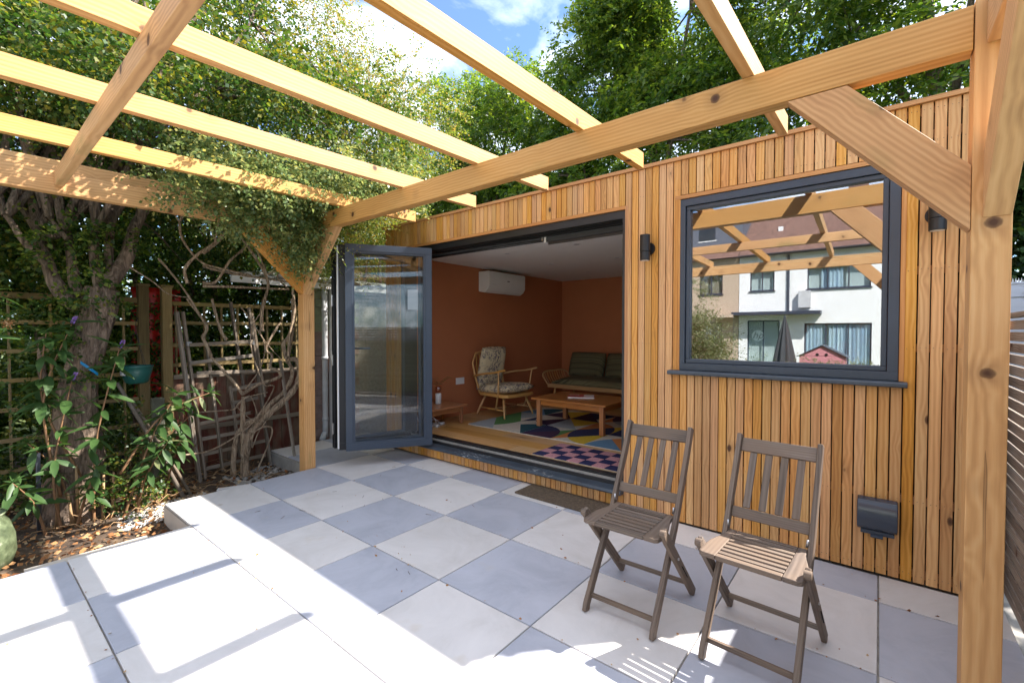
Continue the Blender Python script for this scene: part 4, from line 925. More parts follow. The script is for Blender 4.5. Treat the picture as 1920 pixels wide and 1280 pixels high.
# dense evergreen hedge beyond the boundary trellis
hd_ = thing('boundary_hedge', 'dense dark ivy-leaved hedge filling the space behind the left trellis', 'hedge', (0, 0, 0))
HG = [((-2.95, y, z), (.55, .75, .7)) for y in (-5.0, -4.0, -3.1, -2.2, -1.3, -.4, .5) for z in (.3, 1.2, 2.1)]+[((-3.6, y, 3.0), (.7, 1.0, .9)) for y in (-5, -3.6, -2.4, -1, .4, 1.6)]+[((-4.4, y, 1.6), (.6, 1.2, 1.7)) for y in (-6, -4, -2, 0, 2)]+[((-5.4, y, 2.2), (.6, 1.4, 2.2)) for y in (-7, -4.5, -2, .5)]
cc, oo, rr = clumps(HG, 640, .16, .32, (.3, 1.0)); P_, D_, L_ = sprays(cc, oo, rr, 26, 6, .16, .075, .3)
leaf_mesh('foliage', P_, D_, L_, .75, MT['leaf_hedge'], hd_)
cc, oo, rr = clumps([((-2.35, y, z), (.22, .35, .40)) for y in (-1.5, -1.0, -.55) for z in (.75, 1.25, 1.7)]+[((-2.09, y, z), (.03, .14, .45)) for y in (-1.92, -1.85, -1.65) for z in (.8, 1.2, 1.6)]+[((-2.3, y, z), (.2, .4, .35)) for y in (-2.4, -3.1) for z in (.2, .9, 1.5)], 210, .08, .17, (.1, 1.0)); P_, D_, L_ = sprays(cc, oo, rr, 15, 6, .12, .042, .3)
P_[:, 0] = np.minimum(P_[:, 0], -2.02); leaf_mesh('foliage', P_, D_, L_, .75, MT['leaf_hedge'], hd_)
fh = thing('far_hedge', 'tall shadowy hedge further off across the neighbouring garden at the left', 'hedge', (0, 0, 0))
cc, oo, rr = clumps([((-8.5, y, 1.4), (1.0, 1.8, 2.4)) for y in range(-15, 9, 2)], 260, .4, .7, (.2, 1)); P_, D_, L_ = sprays(cc, oo, rr, 20, 6, .4, .20, .3)
leaf_mesh('foliage', P_, D_, L_, .6, MT['leaf_ivy'], fh)
b = MB()
for k in range(26):
    y = -5+k*.26+random.uniform(-.1, .1); x = random.uniform(-3.3, -2.6); b.tube(smooth_path([(x, y, -.2), (x+random.uniform(-.1, .1), y+random.uniform(-.15, .15), 1.0), (x+random.uniform(-.3, .3), y+random.uniform(-.3, .3), 2.6)], 3), [random.uniform(.02, .05)*(1-.08*i) for i in range(7)], 7, False)
b.build('stems', MT['bark'], hd_, True)['kind'] = 'stuff'
# ------------------------------------------------------------ boundary trellis fence
XF = -1.95
def fence_bar(parent, name, y0, z0, y1, z1, w_, t_, x=XF, mat=None):
    return beam(name, (x, y0, z0), (x, y1, z1), t_, w_, mat or MT['fencewood'], parent, (0, 0, 1) if abs(z1-z0) < abs(y1-y0) else (1, 0, 0), bevel=.0015)
tf = thing('trellis_fence', 'weathered square trellis panel with posts running left of the tree', 'trellis fence', (0, 0, 0))
box_obj('post', (XF-.045, XF+.045, -1.975, -1.895, -.2, 1.74), MT['fencewood'], tf, .002); box_obj('post_cap', (XF-.055, XF+.055, -1.985, -1.885, 1.741, 1.762), MT['fencewood'], tf, .002)
box_obj('post', (XF-.045, XF+.045, -4.0, -3.92, -.2, 1.74), MT['fencewood'], tf, .002)
fence_bar(tf, 'top_rail', -3.91, 1.600, -1.98, 1.600, .05, .05)
for z in (1.38, 1.14, .90, .66, .41, .16, -.07): fence_bar(tf, 'horizontal_slat', -3.91, z, -1.98, z, .034, .018, XF+.012)
for y in [-3.78+.243*k for k in range(8)]: fence_bar(tf, 'upright_slat', y, -.15, y, 1.572, .034, .016, XF-.008)
rf = thing('panel_fence', 'red-brown board fence with square trellis on top behind the climber', 'fence', (0, 0, 0))
box_obj('post', (XF-.045, XF+.045, -1.79, -1.71, -.2, 1.74), MT['fencewood'], rf, .002); box_obj('post_cap', (XF-.055, XF+.055, -1.80, -1.70, 1.741, 1.762), MT['fencewood'], rf, .002)
box_obj('post', (XF-.045, XF+.045, -.33, -.25, -.2, 1.70), MT['fencewood'], rf, .002)
fence_bar(rf, 'top_rail', -1.705, 1.585, -.335, 1.585, .04, .045)
for z in (1.39, 1.165, .965): fence_bar(rf, 'horizontal_slat', -1.705, z, -.335, z, .036, .018, XF+.012)
for y in (-1.67, -1.42, -1.26, -1.10, -.95, -.79, -.62, -.45): fence_bar(rf, 'upright_slat', y, .85, y, 1.564, .034, .016, XF-.008)
y = -1.705
while y < -.36:
    w_ = random.uniform(.085, .115); box_obj('board', (XF-.008+random.uniform(-.004, .004), XF+.008, y, min(y+w_-.004, -.336), -.18, .835+random.uniform(-.006, .006)), MT['redboard'], rf, .001); y += w_
for z in (.845, .30): fence_bar(rf, 'rail', -1.705, z, -.335, z, .045, .035, XF+.028, MT['oldwood'])
# concrete repair spur beside the post
sp = MB().box(XF+.05, XF+.12, -1.90, -1.80, -.2, .66).build('concrete_spur', plain('mossy_concrete', (.14, .14, .10), .9, 0, .3, 9, .5), None, bevel=.01); tag(sp, 'stubby mossy concrete post spur beside the twin fence posts', 'concrete spur')
# old trellis leaning in front
lt = thing('leaning_trellis', 'broken grey trellis leaning against the fence behind the climber stems', 'trellis', (0, 0, 0))
def lb(name, a, b_, w_=.04, t_=.022): beam(name, a, b_, t_, w_, MT['oldwood'], lt, (1, 0, 0) if abs(a[2]-b_[2]) > .4 else (0, 0, 1), bevel=.002)
lb('stile', (-1.62, -1.750, 1.49), (-1.50, -1.615, -.15), .055, .03); lb('stile', (-1.66, -1.690, 1.495), (-1.54, -1.555, -.15), .045, .025)
lb('stile', (-1.66, -1.098, 1.56), (-1.54, -.940, -.16), .045, .025); lb('stile', (-1.68, -1.06, 1.50), (-1.56, -.985, .60), .035, .02)
lb('upright_slat', (-1.63, -1.50, 1.17), (-1.55, -1.40, -.10)); lb('upright_slat', (-1.65, -1.275, 1.61), (-1.60, -1.175, .70)); lb('upright_slat', (-1.62, -1.30, .74), (-1.55, -1.24, .0))
for (ya, za, yb, zb) in ((-1.665, 1.175, -1.10, 1.20), (-1.665, 1.00, -1.105, 1.05), (-1.61, .90, -1.10, .885), (-1.31, .705, -1.05, .745), (-1.30, .57, -1.05, .60), (-1.595, .40, -1.10, .45), (-1.59, .245, -1.02, .27), (-1.58, .09, -.97, .12), (-1.56, -.055, -.97, -.035)):
    lb('rung', (-1.585+.02*za, ya, za), (-1.585+.02*zb, yb, zb), .034, .016)
for yy in (-1.665, -1.10): MB().box(-1.60, -1.565, yy-.02, yy+.02, 1.165, 1.205).build('metal_bracket', MT['galv'], lt)
pl_ = MB().bar((-1.32, -.925, 1.0), (-1.14, -.845, -.18), .028, .018).build('wooden_stake', MT['oldwood']); tag(pl_, 'thin grey wooden stake with peeling paint standing left of the pergola post', 'stake')
# red plastic sheet seen through the trellis
rs = MB()
n = 10
for i in range(n+1):
    for j in range(n+1): pass
V = []; F = []
for i in range(13):
    for j in range(17): V.append((-2.20+.03*math.sin(i*1.9+j)*math.sin(j*1.3), -1.97+.40*i/12+.01*math.sin(j), .62+1.13*j/16))
for i in range(12):
    for j in range(16): a = i*17+j; F.append((a, a+17, a+18, a+1))
rdm = plain('red_plastic', (.62, .02, .012), .4, 0, .12); ob = np_mesh('red_sheet', V, F, rdm, None, 4); md = ob.modifiers.new('s', 'SOLIDIFY'); md.thickness = .006
tag(ob, 'bright red plastic sheet hanging behind the twin fence posts', 'plastic sheet')
# neighbour's outbuilding beyond: block wall, corrugated roof, downpipe
nb = thing('outbuilding', 'low outbuilding of pinkish painted blocks with a corrugated roof beside the garden room', 'outbuilding', (0, 0, 0))
bk = plain('pink_block', (.30, .21, .18), .9, 0, .25, 8, .4); bg_ = plain('green_block', (.26, .28, .17), .9, 0, .25, 8, .4)
MB().box(-2.5, -1.96, -.24, 3.6, -.3, 1.92).build('wall_core', MT['grout'], nb)
for r in range(21):
    z = -.24+r*.103
    for q in range(3):
        y0 = -.235+q*.215-(.10 if r % 2 else 0); y1 = y0+.208; y0 = max(y0, -.235)
        if y1-y0 > .02: box_obj('block', (-1.965, -1.945+random.uniform(-.002, .002), y0, y1, z, z+.097), bg_ if r > 14 else bk, nb, .002)
rfm = plain('weathered_sheet', (.50, .50, .46), .8, 0, .25, 4, .2)
V = []; F = []; ny = 150
for i in range(ny+1):
    y = -1.25+5.0*i/ny; 
    for (x, z) in ((-1.80, 1.93), (-3.2, 2.12)): V.append((x, y, z+.022*math.sin(i*2*math.pi/5)))
for i in range(ny): F.append((2*i, 2*i+1, 2*i+3, 2*i+2))
ro = np_mesh('roof', V, F, rfm, nb, 4); md = ro.modifiers.new('s', 'SOLIDIFY'); md.thickness = .012
box_obj('fascia', (-1.86, -1.83, -1.2, 3.6, 1.84, 1.91), MT['white'], nb)
dp = thing('downpipe', 'pale grey plastic downpipe on the outbuilding wall left of the folded doors', 'downpipe', (-1.86, -.135, 0))
MB().tube(smooth_path([(0, 0, 1.88), (0, 0, .12), (0, -.004, .04), (.03, -.05, -.02), (.06, -.075, -.04)], 3), .034, 16).build('pipe', MT['pipe'], dp, True)
for z in (1.55, .95, .18): MB().tube([(0, 0, z), (0, 0, z+.04)], .039, 16).build('collar', MT['pipe'], dp, True)
tp = MB().box(-1.90, -1.80, -.06, .02, -.12, 1.84).build('white_corner_board', MT['white']); tag(tp, 'white vertical corner board beside the grey downpipe', 'corner board')
# ------------------------------------------------------------ bed plants and small things at the left
BUD = {}
def big_leaf():
    # pointed leaf, folded midrib, 16 triangles
    n = 5; V = []; F = []
    for i in range(n+1):
        u = i/n; w_ = .17*math.sin(math.pi*min(1, u*.96+.02))**.8*(1-.25*u); zc = -.16*u*u
        V += [(u, -w_, zc+.05*w_/.19), (u, 0, zc), (u, w_, zc+.05*w_/.19)]
    for i in range(n):
        a = i*3; F += [(a, a+3, a+4, a+1), (a+1, a+4, a+5, a+2)]
    me = bpy.data.meshes.new('leaf'); me.from_pydata(V, [], F); me.polygons.foreach_set('use_smooth', [True]*len(me.polygons)); return me
LV = []
for mname in ('leaf_bud', 'leaf_bud', 'leaf_pale'):
    me = big_leaf(); me.materials.append(MT[mname]); LV.append(me)
def put_leaf(parent, p, d, L_, tw=0, kind=0):
    o = bpy.data.objects.new('leaf', LV[kind]); C.objects.link(o); o.parent = parent
    d = Vector(d).normalized(); q = d.to_track_quat('X', 'Z'); o.matrix_local = Matrix.Translation(p) @ q.to_matrix().to_4x4() @ Matrix.Rotation(tw, 4, 'X') @ Matrix.Scale(L_, 4)
def flower(parent, p, d, L_):
    cm = MT.get('lilac') or plain('lilac_petals', (.36, .20, .55), .8, 0, .3, 60); MT['lilac'] = cm
    n = 90; u = RNG.uniform(0, 1, n); th = RNG.uniform(0, 6.28, n); d = np.array(Vector(d).normalized()); a = unit(np.cross(d, [0, .3, 1.])); b = np.cross(d, a)
    r = (.016*(1-u*.6))[:, None]; out = np.cos(th)[:, None]*a+np.sin(th)[:, None]*b
    leaf_mesh('flower_spike', np.array(p)+d*(u*L_)[:, None]+out*r*.3, out+d*.3, np.full(n, .012), .9, cm, parent)
bd = thing('buddleia_bush', 'leggy buddleia with large pointed leaves and small lilac flowers in front of the tree trunk', 'shrub', (0, 0, 0))
random.seed(31)
# stems given as (base, tip, n leaf pairs)
STM = [((-1.02, -2.62, -.15), (-.98, -2.66, .30), (-.95, -2.56, .95), 8, 1), ((-1.0, -2.45, -.15), (-.96, -2.43, .5), (-.90, -2.30, 1.18), 9, 1),
       ((-.98, -2.28, -.15), (-.92, -2.12, .42), (-.88, -1.95, .80), 9, 0), ((-1.05, -2.2, -.15), (-.98, -2.1, .3), (-.90, -1.85, .60), 7, 0),
       ((-1.08, -2.55, -.15), (-1.1, -2.62, .25), (-1.05, -2.78, .52), 5, 0), ((-.98, -2.55, -.15), (-.90, -2.50, .12), (-.84, -2.45, .32), 6, 0),
       ((-1.05, -2.62, .1), (-1.02, -2.70, .8), (-.98, -2.55, 1.36), 9, 1), ((-.98, -2.2, -.15), (-.92, -2.15, .15), (-.85, -2.02, .42), 7, 2),
       ((-1.1, -2.5, .2), (-1.05, -2.7, .8), (-1.0, -2.68, 1.30), 9, 0), ((-.96, -2.3, .2), (-.9, -2.05, .62), (-.86, -1.72, .78), 7, 2), ((-1.1, -2.0, -.15), (-1.02, -1.95, .2), (-.95, -1.9, .42), 6, 0),
       ((-.99, -2.7, -.15), (-1.0, -2.76, .1), (-.95, -2.86, .28), 5, 0)]
tipsb = []
for a, m_, e, npair, fl in STM:
    pts = smooth_path([a, m_, e], 7); MB().tube(pts, [.011-.0006*i for i in range(len(pts))], 7).build('stem', MT['stem'], bd, True)
    n = len(pts)
    for k in range(npair):
        i = int((n-1)*(.50+.50*k/(npair-1))); p = pts[i]; t = (pts[min(i+1, n-1)]-pts[max(i-1, 0)]).normalized(); ph = k*1.57+random.uniform(-.3, .3)
        s_ = t.cross(Vector((math.cos(ph), math.sin(ph), .2))).normalized()
        for sg in (-1, 1):
            d = (s_*sg+t*.3+Vector((.2, -.12, random.uniform(-1.1, -.3) if k < npair-1 else .2)))
            put_leaf(bd, p, d, random.uniform(.12, .22)*(1 if fl != 2 else .8), random.uniform(-.5, .5), 0 if fl != 2 else random.choice((0, 2)))
        for q in range(2): put_leaf(bd, p, Vector((random.uniform(-1, 1), random.uniform(-1, 1), random.uniform(-.6, .5))), random.uniform(.08, .15), random.uniform(-1, 1), random.choice((0, 1)))
    if fl == 1: flower(bd, e, (.3, .3, .8), .06)
    for q in range(4): put_leaf(bd, e, Vector((random.uniform(-1, 1), random.uniform(-1, 1), random.uniform(-.2, 1))), random.uniform(.06, .10), 0, 0)
st = MB()
for k in range(7):
    x, y = random.uniform(-1.10, -.92), random.uniform(-2.72, -2.3); st.tube([(x, y, -.16), (x+random.uniform(-.03, .03), y+random.uniform(-.03, .03), random.uniform(.1, .5))], [random.uniform(.010, .016), .007], 7)
st.build('bare_stems', MT['twig'], bd, True)['kind'] = 'stuff'
# small leaves low on the tree trunk and in the bed
lo_ = thing('low_shrub', 'low dark green seedling growth around the foot of the tree and trellis', 'shrub', (0, 0, 0))
cc, oo, rr = clumps([((-1.55, -2.75, .5), (.25, .3, .4)), ((-1.6, -3.0, .1), (.3, .3, .25)), ((-1.3, -2.75, .9), (.15, .2, .3)), ((-1.2, -2.2, .35), (.2, .2, .3)), ((-1.3, -2.0, -.05), (.25, .25, .1)), ((-.95, -2.35, .0), (.15, .25, .12)), ((-1.25, -2.4, 1.45), (.2, .2, .15)), ((-1.45, -2.85, 1.25), (.2, .2, .2))], 60, .06, .13); P_, D_, L_ = sprays(cc, oo, rr, 14, 6, .10, .030, .2)
leaf_mesh('foliage', P_, D_, L_, .8, MT['leaf_haw'], lo_)
# leaf litter, twigs, rubble
n = 5200; P_ = np.stack([RNG.uniform(-2.6, -.12, n), RNG.uniform(-4.2, -.95, n), np.full(n, -.128)+RNG.uniform(-.012, .012, n)], 1)
ok = ((P_[:, 0] < -.63) | (P_[:, 1] < -2.13)); ok &= (P_[:, 1] < -1.7) | (RNG.uniform(0, 1, n) < .35); P_ = P_[ok]
D_ = RNG.normal(size=P_.shape)*np.array([1, 1, .25]); lf_ = leaf_mesh('leaf_litter', P_, D_, RNG.uniform(.02, .05, len(P_)), .7, MT['litter'], None); tag(lf_, 'orange and brown fallen leaves scattered on the soil bed', 'leaf litter', kind='stuff')
tw = MB()
for k in range(150):
    x, y = random.uniform(-2.1, -.65), random.uniform(-2.6, -1.15) if k % 3 else random.uniform(-3.4, -1.2)
    if x > -.66 and y > -2.2: continue
    a = random.uniform(0, 6.28); l = random.uniform(.08, .38); z = -.125+random.uniform(0, .03)
    tw.tube([(x, y, z), (x+math.cos(a)*l*.5, y+math.sin(a)*l*.5, z+random.uniform(0, .06)), (x+math.cos(a+.3)*l, y+math.sin(a+.3)*l, z+random.uniform(-.01, .05))], [.004, .003, .002], 5)
tag(tw.build('dry_twigs', MT['twig'], None, True), 'tangle of dry tan twigs and cut stems on the soil', 'twigs', kind='stuff')
def stones(name, n, xr, yr, s0, s1, mat, label):
    b = MB()
    for k in range(n):
        c = Vector((random.uniform(*xr), random.uniform(*yr), -.135)); s = random.uniform(s0, s1); o = len(b.v)
        ph = random.uniform(0, 1)
        base = [(1,0,0),(-1,0,0),(0,1,0),(0,-1,0),(0,0,.7),(0,0,-.7)]
        rot = Matrix.Rotation(random.uniform(0, 3), 3, 'Z') @ Matrix.Rotation(random.uniform(-.6, .6), 3, 'X')
        b.v += [tuple(c+rot @ (Vector(q)*s*random.uniform(.7, 1.2))) for q in base]
        b.f += [tuple(o+i for i in f) for f in ((0,2,4),(2,1,4),(1,3,4),(3,0,4),(2,0,5),(1,2,5),(3,1,5),(0,3,5))]
    tag(b.build(name, mat), label, 'rubble', kind='stuff')
stones('gravel', 700, (-1.1, -.63), (-2.35, -1.7), .006, .018, plain('pale_gravel', (.50, .47, .43), .9, 0, .25, 20), 'pale gravel and mortar crumbs beside the patio corner')
stones('rubble', 420, (-1.5, -.75), (-1.45, -.95), .008, .028, plain('grey_rubble', (.27, .25, .22), .9, 0, .3, 20), 'grey rubble around the base of the climber')
# hanging basket
hb = thing('hanging_basket', 'green plastic hanging basket with a white price label hung on wires by the tree', 'hanging basket', (-1.28, -2.125, .865))
gm = plain('green_plastic', (.012, .085, .075), .35, 0, .08)
MB().lathe([(.055, 0), (.078, .012), (.104, .10), (.109, .135), (.116, .140), (.116, .152), (.108, .152), (.104, .135), (.098, .11), (.05, .10)], 32).build('bowl', gm, hb, True)
MB().lathe([(.0, .118), (.06, .125), (.100, .122)], 20).build('compost', MT['soil'], hb, True)
for k in range(3):
    a = k*2.09+.4; MB().tube([(.108*math.cos(a), .108*math.sin(a), .15), (.0, .0, .44)], .0022, 6).build('wire', MT['black'], hb)
MB().tube(smooth_path([(0, 0, .44), (0, 0, .50), (.02, .0, .53), (.0, .02, .56)], 3), .0025, 6).build('hook', MT['black'], hb)
lv = []; V = []; F = []
for i in range(7):
    a = R(-98+i*7.5); 
    for z in (.075, .112): rr_ = .1055+.06*(z-.075); V.append((rr_*math.cos(a), rr_*math.sin(a), z))
for i in range(6): F.append((2*i, 2*i+2, 2*i+3, 2*i+1))
lbw = np_mesh('price_label', V, F, MT['white'], hb, 4)
V = []; F = []
for (i0, i1, z0, z1) in ((0, 1.3, .085, .105), (5, 5.8, .083, .105), (1.8, 4, .098, .101), (1.8, 3.4, .092, .095), (1.8, 3.0, .084, .088)):
    o = len(V)
    for ii in (i0, (i0+i1)/2, i1):
        a = R(-98+ii*7.5)
        for z in (z0, z1): rr_ = .1063+.06*(z-.075); V.append((rr_*math.cos(a), rr_*math.sin(a), z))
    F += [(o, o+2, o+3, o+1), (o+2, o+4, o+5, o+3)]
np_mesh('label_print', V, F, plain('print_blue', (.05, .08, .25), .5), hb, 4)
# blue tie on the trunk
bt = MB(); 
for k in range(8):
    u = k/7; bt.v += [(-1.128+.02*math.sin(u*3), -2.49+.10*u, 1.07-.10*u+.010), (-1.128+.02*math.sin(u*3), -2.49+.10*u, 1.07-.10*u-.014)]
for k in range(7): bt.f.append((2*k, 2*k+2, 2*k+3, 2*k+1))
o = bt.build('plant_tie', plain('blue_plastic', (.01, .22, .48), .4, 0, .05)); md = o.modifiers.new('s', 'SOLIDIFY'); md.thickness = .002; tag(o, 'bright blue plastic tie wrapped across the tree trunk', 'tie')
# leaning poles and dark metal stake
for nm, a, b_, r, lab, mt in (('garden_pole', (-1.05, -1.86, -.14), (-1.30, -2.25, .88), .017, 'thicker grey pole leaning on the tree behind the basket', 'oldwood'), ('garden_pole', (-1.08, -1.80, -.14), (-1.34, -2.14, .70), .013, 'thinner grey stick leaning beside the thicker pole right of the buddleia', 'oldwood')):
    tag(MB().tube([a, tuple((Vector(a)+Vector(b_))/2+Vector((0, .01, .0))), b_], [r, r, r*.8], 10).build(nm, MT[mt], None, True), lab, 'pole')
tag(MB().prism([(-.016, -.012), (.016, -.012), (.016, .012), (.006, .012), (.006, .004), (-.006, .004), (-.006, .012), (-.016, .012)], 'z', -.16, .44).build('metal_stake', plain('dark_steel', (.05, .055, .07), .4, .6, .1)), 'dark steel fence stake standing in the soil left of the tree', 'stake').location = (-1.055, -2.73, 0)
# green glazed pot at the left edge
pt = thing('garden_pot', 'tall mossy green glazed pot at the left edge of the patio', 'pot', (-.66, -3.045, -.165))
pm, pn_, pb = new_mat('mossy_glaze'); v = mapping(pn_, (1, 1, 1)); pn_.links.new(ramp(pn_, noise(pn_, v, 9, 7, .7), [(.38, (.045, .06, .03)), (.55, (.12, .15, .08)), (.66, (.36, .36, .27))]), pb.inputs['Base Color']); pb.inputs['Roughness'].default_value = .4
MB().lathe([(.10, 0), (.165, .02), (.185, .10), (.18, .20), (.155, .29), (.13, .33), (.145, .345), (.14, .35), (.12, .34), (.10, .28), (.05, .27)], 40).build('body', pm, pt, True)
# leaves poking in at the left edge
el_ = thing('laurel_sprig', 'dark glossy leafy sprig with a dried flower head entering at the left edge', 'shrub', (0, 0, 0))
MB().tube(smooth_path([(-.70, -3.25, .9), (-.72, -3.1, 1.3), (-.75, -2.93, 1.42)], 5), .007, 7).build('stem', MT['stem'], el_, True)
for k in range(16):
    p = Vector((-.75, -2.93, 1.38))+Vector((random.uniform(-.05, .05), random.uniform(-.12, .03), random.uniform(-.12, .25))); put_leaf(el_, p, (random.uniform(-.5, .5), random.uniform(.1, 1), random.uniform(-.3, .4)), random.uniform(.09, .15), random.uniform(-.6, .6), 0)
n = 160; P_ = np.array([-.73, -2.875, 1.35])+RNG.normal(size=(n, 3))*.012; leaf_mesh('dried_flower', P_, RNG.normal(size=(n, 3)), np.full(n, .010), .8, MT['litter'], el_)

# ------------------------------------------------------------ slatted fence at the right, panels beyond
sf_ = thing('slatted_fence', 'silvered horizontal slat fence running behind the right pergola post', 'slatted fence', (0, 0, 0))
for k in range(25):
    z = .03+k*.0535; beam('slat', (4.085, 3.6, z+.021), (4.085, -4.8, z+.021), .016, .042, MT['greyslat'], sf_, bevel=.001)
for y in (2.9, 1.1, -.7, -2.5, -4.3): box_obj('post', (4.095, 4.145, y-.03, y+.03, -.16, 1.36), MT['greyslat'], sf_, .002)
box_obj('capping', (4.06, 4.12, -4.8, 3.6, 1.372, 1.392), MT['greyslat'], sf_, .001)
wp, wn, wb = new_mat('peeling_white_paint'); v = mapping(wn, (1, 1, 1)); f = noise(wn, mapping(wn, (.6, 6, 6)), 2.2, 7, .7)
wn.links.new(ramp(wn, f, [(.36, (.25, .21, .17)), (.42, (.66, .70, .78)), (.8, (.74, .77, .83))]), wb.inputs['Base Color']); bump(wn, wb, f, .6, .01)
pf_ = thing('painted_fence', 'old fence of wide pale blue-white boards with plastic spikes beyond the slatted fence', 'fence', (0, 0, 0))
for k in range(9): box_obj('board', (4.25, 8.0, 5.04, 5.06, .21+k*.19, .21+k*.19+.183), wp, pf_, .002)
b = MB()
for k in range(150):
    y = 4.27+k*.024; b.add([(y-.007, 5.04, 1.916), (y-.007, 5.06, 1.916), (y, 5.05, 1.965), (y+.007, 5.04, 1.916), (y+.007, 5.06, 1.916)], [(0, 1, 2), (1, 4, 2), (4, 3, 2), (3, 0, 2)])
b.build('spike_strip', MT['white'], pf_)['kind'] = 'stuff'
# dark shrubs at the far right
rh = thing('right_hedge', 'dark ivy-covered hedge above the painted fence at the right edge', 'hedge', (0, 0, 0))
cc, oo, rr = clumps([((6.6, y, z), (.8, 1.0, .9)) for y in (0, 2, 4) for z in (.8, 2.2)]+[((x, 6.6, z), (.7, .6, .9)) for x in (4.9, 5.9, 7) for z in (1, 2.4, 3.8)], 420, .25, .45, (.2, 1)); P_, D_, L_ = sprays(cc, oo, rr, 26, 6, .2, .11, .3)
leaf_mesh('foliage', P_, D_, L_, .75, MT['leaf_ivy'], rh)

# ------------------------------------------------------------ ash trees beyond the garden room
def ash(label, base, blobs, ncl, group='tall ash trees beyond the garden room', lean=0):
    t = thing('ash_tree', label, 'tree', (0, 0, 0), group)
    c0 = np.mean([b[0] for b in blobs], 0); zb = min(b[0][2]-b[1][2] for b in blobs)
    top = Vector((c0[0], c0[1], c0[2]+1)); bs = Vector(base)
    pts = smooth_path([bs, bs*.55+top*.45+Vector((.2, 0, 0)), top], 6); n = len(pts); MB().tube(pts, [.26-.2*i/(n-1) for i in range(n)], 12).build('trunk', MT['bark'], t, True)
    cc, oo, rr = clumps(blobs, ncl, .30, .62, (.35, 1.0)); P_, D_, L_ = sprays(cc, oo, rr, 36, 9, .34, .13, .35, spread=1.0)
    leaf_mesh('crown', P_, D_, L_*RNG.choice([.75, 1.0, 1.25], len(L_)), .46, MT['leaf_ash'], t)
    b = MB(); main = []
    for bl_ in blobs:
        e = Vector(bl_[0]); s_ = pts[int(n*.55)]; m_ = (s_+e)/2+Vector((0, 0, .3)); b.tube(smooth_path([s_, m_, e], 3), [.09-.009*i for i in range(7)], 7, False); main += [tuple(m_), tuple(e)]
    b.build('limbs', MT['bark'], t, True)['kind'] = 'stuff'
    twigs(cc[::2], main, MT['bark'], t, 'branch', .03, .006)
ash('leftmost ash tree, its feathery top showing behind the yellow-green tree', (-12.4, 10.5, -.2), [((-13.2, 10.3, 8.0), (2.0, 1.6, 2.6)), ((-15.5, 11, 6.8), (2.4, 1.8, 3.0)), ((-12.6, 10, 5.2), (2.2, 1.6, 1.8)), ((-16, 10.5, 3.5), (3, 2, 2.5))], 170)
ash('middle ash tree with several pointed tops against the open sky', (-7.6, 9.6, -.2), [((-10.2, 9.6, 8.6), (1.15, 1.3, 2.7)), ((-8.5, 9.5, 8.4), (1.3, 1.4, 2.5)), ((-6.7, 9.3, 8.3), (1.4, 1.4, 2.5)), ((-5.2, 9.3, 7.4), (1.2, 1.3, 2.4)), ((-9.5, 9.3, 5.3), (2.0, 1.4, 1.9)), ((-6.5, 9.0, 5.2), (2.0, 1.4, 1.9))], 300)
ash('largest ash tree, its dark rounded crown rising out of the frame', (-.6, 9.4, -.2), [((-2.7, 9.0, 8.3), (1.6, 1.6, 2.7)), ((-.4, 9.3, 9.8), (2.3, 1.8, 3.4)), ((-3.2, 8.8, 5.6), (1.7, 1.4, 1.9)), ((-.6, 8.6, 6.2), (2.1, 1.5, 2.3)), ((-2.2, 9.2, 10.2), (1.2, 1.2, 1.2))], 300)
ash('rightmost ash tree, behind the brace and right pergola post', (4.6, 9.4, -.2), [((2.3, 9.1, 9.2), (2.0, 1.7, 3.4)), ((5.0, 9.0, 8.6), (2.4, 1.8, 3.4)), ((1.9, 8.6, 5.4), (1.8, 1.4, 2.0)), ((4.4, 8.6, 5.0), (2.0, 1.5, 2.2)), ((7.6, 9.0, 6.5), (2.2, 1.8, 4.0)), ((3.6, 9.6, 11.5), (2.6, 1.5, 2.2))], 400)
bs_ = thing('back_hedge', 'deep green hedge mass low behind the garden room roof', 'hedge', (0, 0, 0))
cc, oo, rr = clumps([((x, 11.5, 4.6), (1.6, 1.0, 2.6)) for x in range(-18, 12, 2)], 330, .4, .7, (.5, 1)); P_, D_, L_ = sprays(cc, oo, rr, 20, 7, .4, .16, .3)
leaf_mesh('foliage', P_, D_, L_, .5, MT['leaf_ivy'], bs_)

# debris on the paving
n = 420; P_ = np.stack([RNG.uniform(-.5, 3.9, n), RNG.uniform(-3.6, -.05, n), np.full(n, .0035)], 1); k_ = RNG.uniform(0, 1, n) < .55
P_[k_, 1] = RNG.choice([-.31, -.91, -1.51, -2.11, -2.71], k_.sum())+RNG.normal(size=k_.sum())*.012
P_ = P_[(P_[:, 0] > .05) | (P_[:, 1] > -2.05)]; D_ = RNG.normal(size=P_.shape)*np.array([1, 1, .15])
db = leaf_mesh('fallen_bits', P_, D_, RNG.uniform(.004, .014, len(P_))*RNG.choice([.6, 1, 1.6], len(P_)), .7, MT['litter'], None); tag(db, 'tiny brown leaf fragments and grit scattered over the paving', 'debris', kind='stuff')
tw = MB()
for k in range(14):
    x, y, a = random.uniform(-.4, 2.2), random.uniform(-2.0, -.4), random.uniform(0, 6.28); l = random.uniform(.02, .06); tw.tube([(x, y, .003), (x+math.cos(a)*l, y+math.sin(a)*l, .004)], .0012, 5)
tag(tw.build('paving_twigs', MT['bark']), 'a few tiny twigs lying on the paving near the post', 'twigs', kind='stuff')
